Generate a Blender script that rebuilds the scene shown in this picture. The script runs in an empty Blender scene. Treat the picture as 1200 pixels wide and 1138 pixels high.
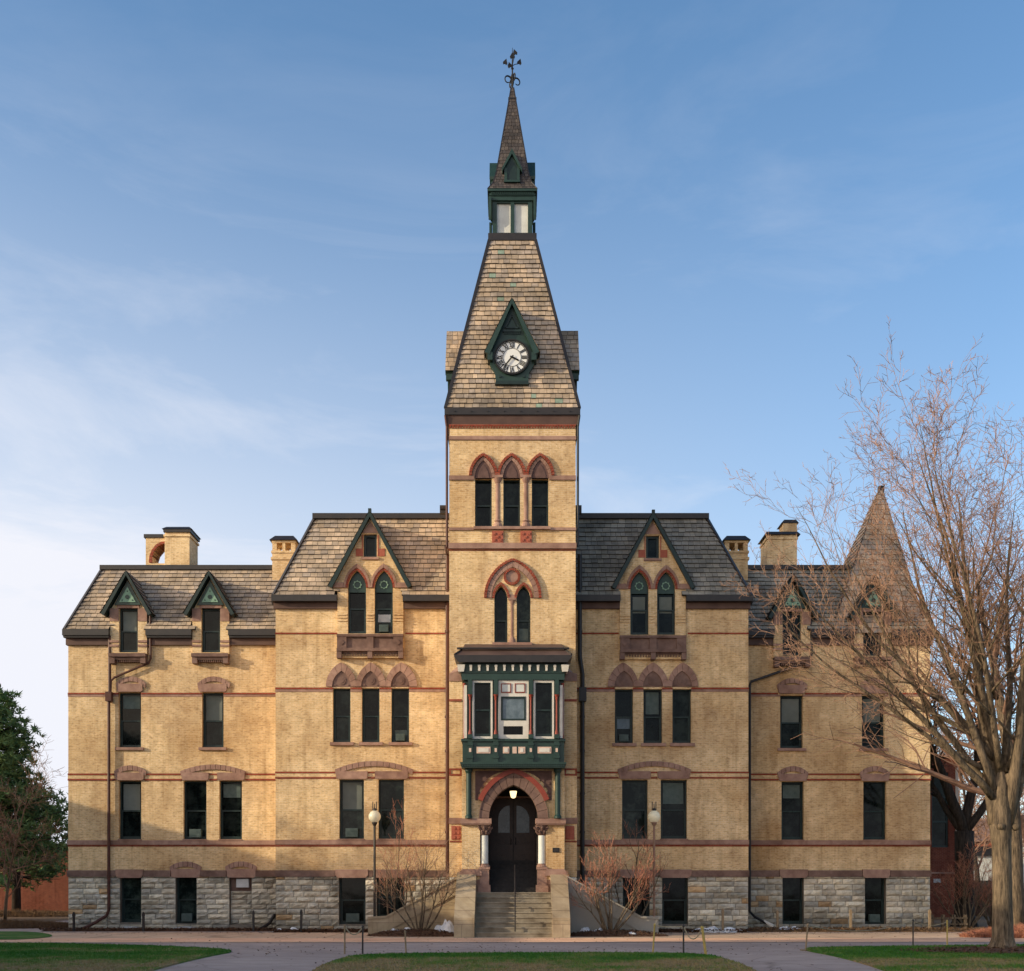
import bpy, math, random
from mathutils import Vector, Matrix
from mathutils.geometry import delaunay_2d_cdt
R = random.Random(7)
sc = bpy.context.scene
COL = sc.collection
CAMD, F, HZ, EYE = 45.0, 1350.0, 1044.0, 1.6      # photo measurements: distance, focal (px), horizon row, eye height

def K(Y): return (Y + CAMD) / F
def PX(px, Y): return (px - 600.0) * K(Y)
def PZ(py, Y): return EYE - (py - HZ) * K(Y)
def G(px, py):
    D = F * EYE / (py - HZ)
    return ((px - 600) * D / F, D - CAMD)

# ------------------------------------------------------------------ materials
MATS = {}
def new_mat(name):
    m = bpy.data.materials.new(name); m.use_nodes = True
    nt = m.node_tree; nt.nodes.clear()
    out = nt.nodes.new('ShaderNodeOutputMaterial'); b = nt.nodes.new('ShaderNodeBsdfPrincipled')
    nt.links.new(b.outputs[0], out.inputs[0])
    MATS[name] = m
    return m, nt, b
def N(nt, t, **kw):
    n = nt.nodes.new(t)
    for k, v in kw.items():
        if k in n.inputs: n.inputs[k].default_value = v
        else: setattr(n, k, v)
    return n
def c4(c): return (c[0], c[1], c[2], 1)
def sun_noise(nt, scale, detail=4, rough=.55, vec=None):
    n = N(nt, 'ShaderNodeTexNoise'); n.inputs['Scale'].default_value = scale
    n.inputs['Detail'].default_value = detail; n.inputs['Roughness'].default_value = rough
    if vec is None:
        g = N(nt, 'ShaderNodeNewGeometry'); vec = g.outputs['Position']
    nt.links.new(vec, n.inputs['Vector'])
    return n
def ramp(nt, src, stops):
    r = N(nt, 'ShaderNodeValToRGB'); cr = r.color_ramp
    while len(cr.elements) < len(stops): cr.elements.new(.5)
    for e, (p, c) in zip(cr.elements, stops):
        e.position = p; e.color = c4(c) if len(c) == 3 else c
    nt.links.new(src, r.inputs[0]); return r
def mix(nt, a, b, fac, mode='MIX'):
    m = N(nt, 'ShaderNodeMix', data_type='RGBA', blend_type=mode)
    for s, i in ((a, 6), (b, 7)):
        if isinstance(s, tuple): m.inputs[i].default_value = c4(s)
        else: nt.links.new(s, m.inputs[i])
    if isinstance(fac, (int, float)): m.inputs[0].default_value = fac
    else: nt.links.new(fac, m.inputs[0])
    return m.outputs[2]
def bump(nt, b, h, strength=.3, dist=.02):
    n = N(nt, 'ShaderNodeBump'); n.inputs['Strength'].default_value = strength; n.inputs['Distance'].default_value = dist
    nt.links.new(h, n.inputs['Height']); nt.links.new(n.outputs[0], b.inputs['Normal'])

def noise_mat(name, c1, c2, scale=3, rough=.8, detail=5, bs=.25, bd=.02, fine=30, spec=.3, metal=0, big=None):
    m, nt, b = new_mat(name)
    n = sun_noise(nt, scale, detail); r = ramp(nt, n.outputs[0], [(.3, c1), (.7, c2)])
    col = r.outputs[0]
    if big:
        nb = sun_noise(nt, big[0], 3); rb = ramp(nt, nb.outputs[0], [(.42, (1, 1, 1)), (.7, big[1])])
        col = mix(nt, col, rb.outputs[0], 1, 'MULTIPLY')
    nt.links.new(col, b.inputs['Base Color'])
    b.inputs['Roughness'].default_value = rough; b.inputs['Specular IOR Level'].default_value = spec
    b.inputs['Metallic'].default_value = metal
    if bs: bump(nt, b, sun_noise(nt, fine, 4).outputs[0], bs, bd)
    return m

def brick_mat(name, c1, c2, c3, mortar, bw=.215, bh=.072, stain=(.62, .52, .42), ms=.01, bias=-.1):
    m, nt, b = new_mat(name)
    g = N(nt, 'ShaderNodeNewGeometry'); s = N(nt, 'ShaderNodeSeparateXYZ'); nt.links.new(g.outputs['Position'], s.inputs[0])
    a = N(nt, 'ShaderNodeMath', operation='ADD'); nt.links.new(s.outputs[0], a.inputs[0]); nt.links.new(s.outputs[1], a.inputs[1])
    c = N(nt, 'ShaderNodeCombineXYZ'); nt.links.new(a.outputs[0], c.inputs[0]); nt.links.new(s.outputs[2], c.inputs[1])
    t = N(nt, 'ShaderNodeTexBrick'); nt.links.new(c.outputs[0], t.inputs['Vector'])
    t.inputs['Color1'].default_value = c4(c1); t.inputs['Color2'].default_value = c4(c2); t.inputs['Mortar'].default_value = c4(mortar)
    t.inputs['Scale'].default_value = 1; t.inputs['Mortar Size'].default_value = ms; t.inputs['Brick Width'].default_value = bw
    t.inputs['Row Height'].default_value = bh; t.inputs['Bias'].default_value = bias; t.inputs['Mortar Smooth'].default_value = .2
    # odd burnt bricks: per-brick value from stretched white noise
    sc_ = N(nt, 'ShaderNodeVectorMath', operation='MULTIPLY'); sc_.inputs[1].default_value = (1 / bw * 1.25, 1 / bh * .98, 1)
    nt.links.new(c.outputs[0], sc_.inputs[0])
    nn = N(nt, 'ShaderNodeTexNoise'); nn.inputs['Scale'].default_value = 1.1; nn.inputs['Detail'].default_value = 1
    nt.links.new(sc_.outputs[0], nn.inputs['Vector'])
    rr = ramp(nt, nn.outputs[0], [(.56, (0, 0, 0)), (.68, (1, 1, 1))])
    col = mix(nt, t.outputs[0], c3, mul(nt, rr.outputs[0], .62))
    st = sun_noise(nt, .33, 5, .6); rs = ramp(nt, st.outputs[0], [(.4, (1, 1, 1)), (.72, stain)])
    col = mix(nt, col, rs.outputs[0], 1, 'MULTIPLY')
    st2 = sun_noise(nt, 2.3, 4, .7); rs2 = ramp(nt, st2.outputs[0], [(.35, (1.1, 1.08, 1.05)), (.75, (.78, .74, .7))])
    col = mix(nt, col, rs2.outputs[0], 1, 'MULTIPLY')
    vs = N(nt, 'ShaderNodeVectorMath', operation='MULTIPLY'); vs.inputs[1].default_value = (3.2, .32, 1); nt.links.new(c.outputs[0], vs.inputs[0])
    ns_ = sun_noise(nt, 1, 6, .65, vs.outputs[0]); rn = ramp(nt, ns_.outputs[0], [(.5, (1, 1, 1)), (.72, (.66, .60, .54))])
    col = mix(nt, col, rn.outputs[0], .8, 'MULTIPLY')
    pt = N(nt, 'ShaderNodeTexVoronoi'); pt.inputs['Scale'].default_value = .45; nt.links.new(c.outputs[0], pt.inputs['Vector'])
    sp_ = N(nt, 'ShaderNodeSeparateColor'); nt.links.new(pt.outputs['Color'], sp_.inputs[0]); rp = ramp(nt, sp_.outputs[0], [(0, (.93, .93, .95)), (1, (1.05, 1.03, .98))])
    col = mix(nt, col, rp.outputs[0], .7, 'MULTIPLY')
    nt.links.new(col, b.inputs['Base Color']); b.inputs['Roughness'].default_value = .88; b.inputs['Specular IOR Level'].default_value = .2
    iv = N(nt, 'ShaderNodeMath', operation='SUBTRACT'); iv.inputs[0].default_value = 1; nt.links.new(t.outputs['Fac'], iv.inputs[1])
    ad = N(nt, 'ShaderNodeMath', operation='ADD'); nt.links.new(iv.outputs[0], ad.inputs[0]); nt.links.new(sun_noise(nt, 9, 5, .7).outputs[0], ad.inputs[1])
    bump(nt, b, ad.outputs[0], .5, .012)
    return m
def mul(nt, s, v):
    n = N(nt, 'ShaderNodeMath', operation='MULTIPLY'); nt.links.new(s, n.inputs[0]); n.inputs[1].default_value = v; return n.outputs[0]

brick_mat('brick', (.68, .485, .26), (.80, .60, .35), (.43, .28, .15), (.77, .63, .43))
brick_mat('redbrick', (.30, .055, .03), (.34, .08, .045), (.20, .04, .03), (.25, .12, .09), stain=(.7, .6, .55))
brick_mat('farbrick', (.15, .036, .02), (.21, .052, .03), (.1, .035, .025), (.22, .11, .08), stain=(.7, .6, .55))
noise_mat('brownstone', (.27, .155, .12), (.40, .25, .19), 5, .85, big=(.6, (.6, .55, .52)))
noise_mat('brownstone_dark', (.15, .09, .072), (.24, .15, .118), 5, .85, big=(.9, (.55, .5, .5)))
noise_mat('purplestone', (.085, .048, .042), (.14, .08, .068), 5, .85)
noise_mat('terracotta', (.30, .075, .045), (.38, .12, .075), 12, .8)
noise_mat('green', (.009, .030, .023), (.017, .046, .036), 4, .45, bs=.08, spec=.4)
noise_mat('darkgreen', (.006, .017, .016), (.011, .028, .025), 4, .45, bs=.05, spec=.35)
noise_mat('palegreen', (.16, .27, .19), (.23, .36, .26), 6, .7, bs=.1)
noise_mat('white', (.56, .52, .45), (.68, .64, .57), 5, .6, bs=.08)
noise_mat('greywhite', (.5, .5, .47), (.64, .65, .6), 2.5, .6, bs=.08)
noise_mat('clockwhite', (.68, .68, .66), (.78, .78, .76), 2, .5, bs=0)
noise_mat('black', (.008, .008, .009), (.015, .014, .014), 5, .6, bs=0)
noise_mat('metal', (.010, .008, .008), (.022, .016, .014), 5, .5, bs=.1, spec=.5)
noise_mat('copper', (.05, .018, .013), (.095, .034, .022), 5, .55, bs=.1)
noise_mat('frieze', (.075, .042, .034), (.12, .07, .055), 2, .7, bs=.1)
noise_mat('roofmetal', (.07, .042, .035), (.12, .075, .06), 1.5, .6, bs=.1)
noise_mat('redpaint', (.20, .035, .022), (.27, .055, .032), 6, .5, bs=.05)
noise_mat('pinkpaint', (.55, .38, .30), (.65, .48, .38), 6, .6, bs=.05)
brick_mat('concrete', (.40, .32, .215), (.46, .37, .26), (.33, .26, .18), (.22, .17, .12), bw=1.15, bh=.46, stain=(.6, .54, .48), ms=.008)
noise_mat('concrete_grey', (.27, .25, .22), (.36, .34, .30), 1.6, .9, 8, bs=.3, fine=22, big=(.8, (.7, .66, .6)))
noise_mat('steps', (.20, .165, .12), (.33, .28, .21), 2.5, .9, 8, bs=.3, fine=22, big=(1.6, (.6, .56, .52)))
noise_mat('doorwood', (.022, .010, .008), (.04, .02, .014), 7, .45, bs=.1)
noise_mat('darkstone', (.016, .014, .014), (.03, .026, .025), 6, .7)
noise_mat('kerbstone', (.42, .34, .28), (.5, .42, .34), 4, .9)
noise_mat('mulch', (.045, .022, .013), (.17, .085, .045), 14, .95, 8, bs=.9, fine=18, bd=.06)
noise_mat('drybrush', (.10, .06, .03), (.23, .13, .065), 8, .95, 8, bs=.9, fine=12, bd=.1)
noise_mat('snow', (.55, .56, .6), (.85, .85, .87), 5, .55, 6, bs=.4, fine=14, bd=.05)
noise_mat('twig', (.13, .072, .045), (.36, .21, .14), .9, .85, 3, bs=0)
noise_mat('twig_red', (.30, .11, .07), (.42, .19, .12), 2, .85, 3, bs=0)
noise_mat('twig_brown', (.16, .09, .06), (.26, .15, .1), 2, .85, 3, bs=0)
noise_mat('needles', (.05, .11, .035), (.16, .22, .07), 1.2, .8, 3, bs=0)
noise_mat('wood_stake', (.19, .135, .08), (.29, .21, .13), 8, .8)
noise_mat('yellow_stake', (.34, .25, .07), (.44, .32, .1), 8, .7)
noise_mat('rope', (.24, .20, .13), (.34, .29, .2), 20, .9, bs=0)
noise_mat('blind', (.10, .115, .10), (.15, .165, .15), 1.5, .8, bs=0)
noise_mat('acunit', (.05, .075, .07), (.09, .12, .11), 6, .6, bs=0)
noise_mat('whitebox', (.5, .5, .5), (.6, .6, .6), 6, .6, bs=0)
noise_mat('pole', (.22, .13, .09), (.32, .2, .14), 6, .6, bs=0)
noise_mat('greypaint', (.35, .36, .36), (.5, .5, .5), 3, .7, bs=0)

def bark_mat(name, c1, c2):
    m, nt, b = new_mat(name)
    g = N(nt, 'ShaderNodeNewGeometry'); v = N(nt, 'ShaderNodeVectorMath', operation='MULTIPLY'); v.inputs[1].default_value = (16, 16, 2.2); nt.links.new(g.outputs['Position'], v.inputs[0])
    n = sun_noise(nt, 1, 8, .7, v.outputs[0]); r = ramp(nt, n.outputs[0], [(.36, c1), (.64, c2)])
    n2 = sun_noise(nt, 1.4, 4); r2 = ramp(nt, n2.outputs[0], [(.35, (1.1, 1.1, 1.05)), (.7, (.7, .72, .68))])
    nt.links.new(mix(nt, r.outputs[0], r2.outputs[0], 1, 'MULTIPLY'), b.inputs['Base Color']); b.inputs['Roughness'].default_value = .92; b.inputs['Specular IOR Level'].default_value = .15
    bump(nt, b, n.outputs[0], 1, .05)
bark_mat('bark', (.05, .038, .03), (.235, .17, .115)); bark_mat('bark_dark', (.02, .016, .014), (.075, .056, .045))
def glass_mat(name, c1, c2, rough=.06, ior=1.45):
    m, nt, b = new_mat(name)
    n = sun_noise(nt, 1.6, 9, .72); r = ramp(nt, n.outputs[0], [(.45, c1), (.62, c2)])  # reflections of surrounding trees painted into the base colour as noise
    oi = N(nt, 'ShaderNodeObjectInfo'); ro_ = ramp(nt, oi.outputs['Random'], [(0, (.6, .6, .6)), (.7, (1.2, 1.2, 1.2)), (1, (3, 3, 2.8))])
    nt.links.new(mix(nt, r.outputs[0], ro_.outputs[0], 1, 'MULTIPLY'), b.inputs['Base Color']); b.inputs['Roughness'].default_value = rough
    b.inputs['IOR'].default_value = ior; b.inputs['Specular IOR Level'].default_value = .35
    bump(nt, b, sun_noise(nt, 1.3, 2).outputs[0], .12, .02)
    return m
glass_mat('glass', (.002, .004, .004), (.014, .02, .018), ior=1.3)
glass_mat('glass_sky', (.07, .10, .12), (.13, .17, .2))
def emit_mat(name, c, e, st):
    m, nt, b = new_mat(name); b.inputs['Base Color'].default_value = c4(c); b.inputs['Emission Color'].default_value = c4(e)
    b.inputs['Emission Strength'].default_value = st; b.inputs['Roughness'].default_value = .3
    tx = sun_noise(nt, 3, 3); nt.links.new(mix(nt, c, (c[0]*.8, c[1]*.8, c[2]*.75), tx.outputs[0]), b.inputs['Base Color'])
emit_mat('globe', (.72, .66, .5), (1, .88, .6), .12)
emit_mat('lamp_lit', (.8, .75, .6), (1, .72, .35), 2.2)

def tile_mat(name, tint=(1, 1, 1)):
    m, nt, b = new_mat(name)
    a = N(nt, 'ShaderNodeAttribute', attribute_name='tilecol')
    n = sun_noise(nt, 6, 6, .7); r = ramp(nt, n.outputs[0], [(.3, (1.15 * tint[0], 1.15 * tint[1], 1.15 * tint[2])), (.7, (.72 * tint[0], .72 * tint[1], .72 * tint[2]))])
    st = sun_noise(nt, .8, 4, .6); rs = ramp(nt, st.outputs[0], [(.4, (1.06, 1.05, 1.03)), (.66, (.60, .60, .58))])
    col = mix(nt, mix(nt, a.outputs[0], r.outputs[0], 1, 'MULTIPLY'), rs.outputs[0], 1, 'MULTIPLY')
    nt.links.new(col, b.inputs['Base Color']); b.inputs['Roughness'].default_value = .75; b.inputs['Specular IOR Level'].default_value = .3
    bump(nt, b, sun_noise(nt, 25, 4).outputs[0], .4, .012)
tile_mat('tiles')
tile_mat('stones', (1, 1, 1))

def grass_mat(name, blade=False):
    m, nt, b = new_mat(name)
    n = sun_noise(nt, .45, 5, .6)
    n2 = sun_noise(nt, 3.5, 5, .7)
    a = N(nt, 'ShaderNodeMath', operation='MULTIPLY_ADD'); nt.links.new(n2.outputs[0], a.inputs[0]); a.inputs[1].default_value = .55
    nt.links.new(n.outputs[0], a.inputs[2])
    # lawns get drier towards the near walk: worn strip (world y)
    g = N(nt, 'ShaderNodeNewGeometry'); s = N(nt, 'ShaderNodeSeparateXYZ'); nt.links.new(g.outputs['Position'], s.inputs[0])
    mr = N(nt, 'ShaderNodeMapRange'); nt.links.new(s.outputs[1], mr.inputs[0])
    mr.inputs[1].default_value = -17.5; mr.inputs[2].default_value = -20.5; mr.inputs[3].default_value = 0; mr.inputs[4].default_value = .22
    a2 = N(nt, 'ShaderNodeMath', operation='ADD'); nt.links.new(a.outputs[0], a2.inputs[0]); nt.links.new(mr.outputs[0], a2.inputs[1])
    r = ramp(nt, a2.outputs[0], [(.66, (.035, .125, .015)), (.84, (.075, .165, .026)), (.97, (.21, .19, .07)), (1.0, (.27, .20, .10))])
    nt.links.new(r.outputs[0], b.inputs['Base Color']); b.inputs['Roughness'].default_value = .9; b.inputs['Specular IOR Level'].default_value = .15
    if not blade: bump(nt, b, sun_noise(nt, 25, 6).outputs[0], 1, .05)
grass_mat('lawn'); grass_mat('blades', True)
def paver_mat(name):
    m, nt, b = new_mat(name)
    g = N(nt, 'ShaderNodeNewGeometry')
    t = N(nt, 'ShaderNodeTexBrick'); nt.links.new(g.outputs['Position'], t.inputs['Vector'])
    t.inputs['Color1'].default_value = c4((.80, .43, .25)); t.inputs['Color2'].default_value = c4((.88, .52, .32)); t.inputs['Mortar'].default_value = c4((.55, .33, .2))
    t.inputs['Scale'].default_value = 1; t.inputs['Brick Width'].default_value = .24; t.inputs['Row Height'].default_value = .12; t.inputs['Mortar Size'].default_value = .006
    n = sun_noise(nt, .7, 6); r = ramp(nt, n.outputs[0], [(.35, (1.05, 1.05, 1.05)), (.7, (.75, .72, .7))])
    nt.links.new(mix(nt, t.outputs[0], r.outputs[0], 1, 'MULTIPLY'), b.inputs['Base Color']); b.inputs['Roughness'].default_value = .9
paver_mat('pavers')
def cracked_mat(name, c1, c2, joint):
    m, nt, b = new_mat(name)
    n = sun_noise(nt, .9, 10, .65); r = ramp(nt, n.outputs[0], [(.3, c1), (.7, c2)]); col = r.outputs[0]
    sp = sun_noise(nt, 35, 3, .8); rs = ramp(nt, sp.outputs[0], [(.3, (.78, .78, .78)), (.7, (1.15, 1.15, 1.15))]); col = mix(nt, col, rs.outputs[0], 1, 'MULTIPLY')
    big = sun_noise(nt, .22, 4); rb = ramp(nt, big.outputs[0], [(.35, (1.08, 1.08, 1.08)), (.65, (.8, .8, .82))]); col = mix(nt, col, rb.outputs[0], 1, 'MULTIPLY')
    g = N(nt, 'ShaderNodeNewGeometry'); w = N(nt, 'ShaderNodeMix', data_type='VECTOR'); w.inputs[0].default_value = .12
    nn = sun_noise(nt, 1.4, 5, .7); nt.links.new(g.outputs['Position'], w.inputs[4]); nt.links.new(nn.outputs['Color'], w.inputs[5])
    v = N(nt, 'ShaderNodeTexVoronoi', feature='DISTANCE_TO_EDGE'); v.inputs['Scale'].default_value = .32; nt.links.new(w.outputs[1], v.inputs['Vector'])
    rc = ramp(nt, v.outputs['Distance'], [(0, (.45, .43, .42)), (.008, (1, 1, 1))]); col = mix(nt, col, rc.outputs[0], .7, 'MULTIPLY')
    if joint:
        t = N(nt, 'ShaderNodeTexBrick'); nt.links.new(g.outputs['Position'], t.inputs['Vector']); t.offset = 0
        t.inputs['Color1'].default_value = (1, 1, 1, 1); t.inputs['Color2'].default_value = (.9, .9, .9, 1); t.inputs['Mortar'].default_value = (.4, .38, .36, 1)
        t.inputs['Scale'].default_value = 1; t.inputs['Brick Width'].default_value = joint; t.inputs['Row Height'].default_value = joint; t.inputs['Mortar Size'].default_value = .02
        col = mix(nt, col, t.outputs[0], 1, 'MULTIPLY')
    nt.links.new(col, b.inputs['Base Color']); b.inputs['Roughness'].default_value = .92; b.inputs['Specular IOR Level'].default_value = .2
    bump(nt, b, sp.outputs[0], .4, .01)
cracked_mat('asphalt', (.34, .26, .225), (.46, .36, .31), 0)
cracked_mat('walk', (.58, .39, .26), (.74, .52, .35), 1.6)

# ------------------------------------------------------------------ mesh building
class MB:
    def __init__(s): s.v = []; s.f = []; s.c = []; s.m = []; s.mi = 0
    def face(s, pts, col=None):
        i = len(s.v); s.v.extend([tuple(p) for p in pts]); s.f.append(tuple(range(i, i + len(pts)))); s.c.append(col); s.m.append(s.mi)
    def box(s, x0, x1, y0, y1, z0, z1, col=None):
        if x0 > x1: x0, x1 = x1, x0
        if y0 > y1: y0, y1 = y1, y0
        if z0 > z1: z0, z1 = z1, z0
        a = [(x0, y0, z0), (x1, y0, z0), (x1, y1, z0), (x0, y1, z0), (x0, y0, z1), (x1, y0, z1), (x1, y1, z1), (x0, y1, z1)]
        s.hexa(a, col)
    def hexa(s, a, col=None):
        i = len(s.v); s.v.extend([tuple(p) for p in a])
        for q in ((0, 3, 2, 1), (4, 5, 6, 7), (0, 1, 5, 4), (1, 2, 6, 5), (2, 3, 7, 6), (3, 0, 4, 7)):
            s.f.append(tuple(i + k for k in q)); s.c.append(col); s.m.append(s.mi)
    def prism(s, pts, y0, y1, col=None):          # polygon in XZ extruded along Y (y0 = front)
        n = len(pts); i = len(s.v)
        s.v.extend([(p[0], y0, p[1]) for p in pts]); s.v.extend([(p[0], y1, p[1]) for p in pts])
        s.f.append(tuple(i + k for k in range(n))); s.f.append(tuple(i + n + k for k in reversed(range(n)))); s.c += [col] * 2; s.m += [s.mi] * 2
        for k in range(n):
            l = (k + 1) % n; s.f.append((i + k, i + n + k, i + n + l, i + l)); s.c.append(col); s.m.append(s.mi)
    def bar(s, p, q, w, h=None, up=(0, 0, 1)):
        p, q = Vector(p), Vector(q); d = (q - p).normalized(); u = Vector(up)
        if abs(d.dot(u)) > .95: u = Vector((0, 1, 0))
        a = d.cross(u).normalized() * w / 2; b = a.normalized().cross(d).normalized() * (h or w) / 2
        s.hexa([p - a - b, p + a - b, q + a - b, q - a - b, p - a + b, p + a + b, q + a + b, q - a + b])
    def tube(s, pts, rad, n=8, cap=True):
        pts = [Vector(p) for p in pts]
        if not isinstance(rad, (list, tuple)): rad = [rad] * len(pts)
        base = len(s.v); prev = None
        for k, p in enumerate(pts):
            d = (pts[min(k + 1, len(pts) - 1)] - pts[max(k - 1, 0)])
            if d.length < 1e-6: d = Vector((0, 0, 1))
            d.normalize()
            if prev is None: a = d.orthogonal().normalized()
            else:
                a = prev - d * prev.dot(d)
                a = a.normalized() if a.length > 1e-5 else d.orthogonal().normalized()
            prev = a; b = d.cross(a)
            for j in range(n):
                t = 2 * math.pi * j / n; q = p + (a * math.cos(t) + b * math.sin(t)) * rad[k]
                s.v.append((q.x, q.y, q.z))
        for k in range(len(pts) - 1):
            for j in range(n):
                l = (j + 1) % n
                s.f.append((base + k * n + j, base + k * n + l, base + (k + 1) * n + l, base + (k + 1) * n + j)); s.c.append(None); s.m.append(s.mi)
        if cap:
            s.f.append(tuple(base + j for j in reversed(range(n)))); s.f.append(tuple(base + (len(pts) - 1) * n + j for j in range(n))); s.c += [None] * 2; s.m += [s.mi] * 2
    def lathe(s, cx, cy, prof, n=20):             # prof = [(r, z)...]
        base = len(s.v)
        for r, z in prof:
            for j in range(n):
                t = 2 * math.pi * j / n; s.v.append((cx + r * math.cos(t), cy + r * math.sin(t), z))
        for k in range(len(prof) - 1):
            for j in range(n):
                l = (j + 1) % n
                s.f.append((base + k * n + j, base + k * n + l, base + (k + 1) * n + l, base + (k + 1) * n + j)); s.c.append(None); s.m.append(s.mi)
        s.f.append(tuple(base + j for j in reversed(range(n)))); s.f.append(tuple(base + (len(prof) - 1) * n + j for j in range(n))); s.c += [None] * 2; s.m += [s.mi] * 2
    def wall(s, outer, holes, Y, depth=.3, y1=None, sides=True):   # outer/holes: XZ loops; front at Y, reveals of the given depth
        vs, es = [], []
        for lp in [outer] + holes:
            i = len(vs); vs += [Vector(p) for p in lp]; es += [(i + k, i + (k + 1) % len(lp)) for k in range(len(lp))]
        r = delaunay_2d_cdt(vs, es, [], 1, 1e-5)
        ov, of = r[0], r[2]
        def inside(pt, lp):
            c = False; n = len(lp); x, y = pt
            for k in range(n):
                x1, z1 = lp[k]; x2, z2 = lp[(k + 1) % n]
                if (z1 > y) != (z2 > y) and x < (x2 - x1) * (y - z1) / (z2 - z1) + x1: c = not c
            return c
        base = len(s.v); s.v += [(p[0], Y, p[1]) for p in ov]
        for f in of:
            cx = sum(ov[k][0] for k in f) / len(f); cz = sum(ov[k][1] for k in f) / len(f)
            if any(inside((cx, cz), h) for h in holes): continue
            s.f.append(tuple(base + k for k in f)); s.c.append(None); s.m.append(s.mi)
        for h in holes:
            for k in range(len(h)):
                a, b = h[k], h[(k + 1) % len(h)]
                s.face([(a[0], Y, a[1]), (a[0], Y + depth, a[1]), (b[0], Y + depth, b[1]), (b[0], Y, b[1])])
        if y1 is not None:
            for k in range(len(outer)):
                a, b = outer[k], outer[(k + 1) % len(outer)]
                s.face([(a[0], Y, a[1]), (b[0], Y, b[1]), (b[0], y1, b[1]), (a[0], y1, a[1])])
    def build(s, name, mats, parent=None, smooth=False, recalc=True):
        me = bpy.data.meshes.new(name); me.from_pydata(s.v, [], s.f)
        if isinstance(mats, str): mats = [mats]
        for m in mats: me.materials.append(MATS[m])
        if len(mats) > 1:
            me.polygons.foreach_set('material_index', s.m)
        if any(c is not None for c in s.c):
            at = me.color_attributes.new('tilecol', 'FLOAT_COLOR', 'CORNER'); buf = []
            for f, c in zip(s.f, s.c):
                c = c or (.2, .17, .14); buf += [c[0], c[1], c[2], 1.0] * len(f)
            at.data.foreach_set('color', buf)
        if smooth: me.polygons.foreach_set('use_smooth', [True] * len(me.polygons))
        me.update()
        o = bpy.data.objects.new(name, me); COL.objects.link(o)
        if parent:
            o.parent = parent
            o.matrix_parent_inverse = WORLD[parent.name].inverted()
        WORLD[o.name] = Matrix.Identity(4)
        return o
WORLD = {}
def thing(name, label, cat, loc=(0, 0, 0), group=None):
    o = bpy.data.objects.new(name, None); COL.objects.link(o); o.location = loc; o.empty_display_size = .5
    WORLD[o.name] = Matrix.Translation(loc)
    return tag(o, label, cat, group)
def tag(o, label, cat, group=None):
    o['label'] = label; o['category'] = cat
    if group: o['group'] = group
    return o
def struct(o): o['kind'] = 'structure'; return o

# shapes in photo columns/rows measured on the plane Y
def rect(x0, x1, y0, y1, Y): 
    a, b, t, u = PX(x0, Y), PX(x1, Y), PZ(y0, Y), PZ(y1, Y)
    return [(a, u), (b, u), (b, t), (a, t)]
def pbox(mb, x0, x1, y0, y1, Yf, Yb, Yr=None):
    Yr = Yf if Yr is None else Yr
    mb.box(PX(x0, Yr), PX(x1, Yr), Yf, Yb, PZ(y1, Yr), PZ(y0, Yr))
def arch(xl, xr, zs, za, n=8):                    # pointed arch points left spring -> apex -> right spring (metres)
    a = (xr - xl) / 2; h = za - zs; Rr = (a * a + h * h) / (2 * a)
    def side(t):                                  # 0..1 from spring to apex
        th = math.asin(min(1, h / Rr)) if Rr >= h and Rr >= a else math.pi - math.asin(min(1, h / Rr))
        th *= t; return Rr - Rr * math.cos(th), Rr * math.sin(th)
    L = [side(k / n) for k in range(n + 1)]
    return [(xl + x, zs + z) for x, z in L] + [(xr - x, zs + z) for x, z in reversed(L[:-1])]
def segarc(xl, xr, ze, zt, n=12):
    a = (xr - xl) / 2; h = zt - ze; Rr = (a * a + h * h) / (2 * h); cx = (xl + xr) / 2; cz = zt - Rr; th = math.asin(a / Rr)
    return [(cx + Rr * math.sin(-th + 2 * th * k / n), cz + Rr * math.cos(-th + 2 * th * k / n)) for k in range(n + 1)]
def lancet(x0, x1, spring, apex, bottom, Y, n=8):
    xl, xr = PX(x0, Y), PX(x1, Y); a = arch(xl, xr, PZ(spring, Y), PZ(apex, Y), n)
    return [(xr, PZ(bottom, Y)), ] + list(reversed(a)) + [(xl, PZ(bottom, Y))]
def strip(mb, outer, inner, y0, y1, groups=None, gap=.0):
    """voussoirs between two matching point rows"""
    n = len(outer) - 1; groups = groups or 1; step = n / groups
    def at(r, t):
        k = min(int(t), n - 1); u = t - k; return (r[k][0] * (1 - u) + r[k + 1][0] * u, r[k][1] * (1 - u) + r[k + 1][1] * u)
    for g in range(groups):
        t0, t1 = g * step, (g + 1) * step
        L = sum(math.dist(outer[k], outer[k + 1]) for k in range(n)) / n
        e = gap / L / 2; t0 += e; t1 -= e; m = 4
        m = max(4, int(math.ceil(step))); ts = [t0 + (t1 - t0) * k / m for k in range(m + 1)]
        if t0 < n / 2 < t1 : ts = sorted(ts + [n / 2])
        mb.prism([at(outer, t) for t in ts] + [at(inner, t) for t in reversed(ts)], y0, y1)

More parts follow.
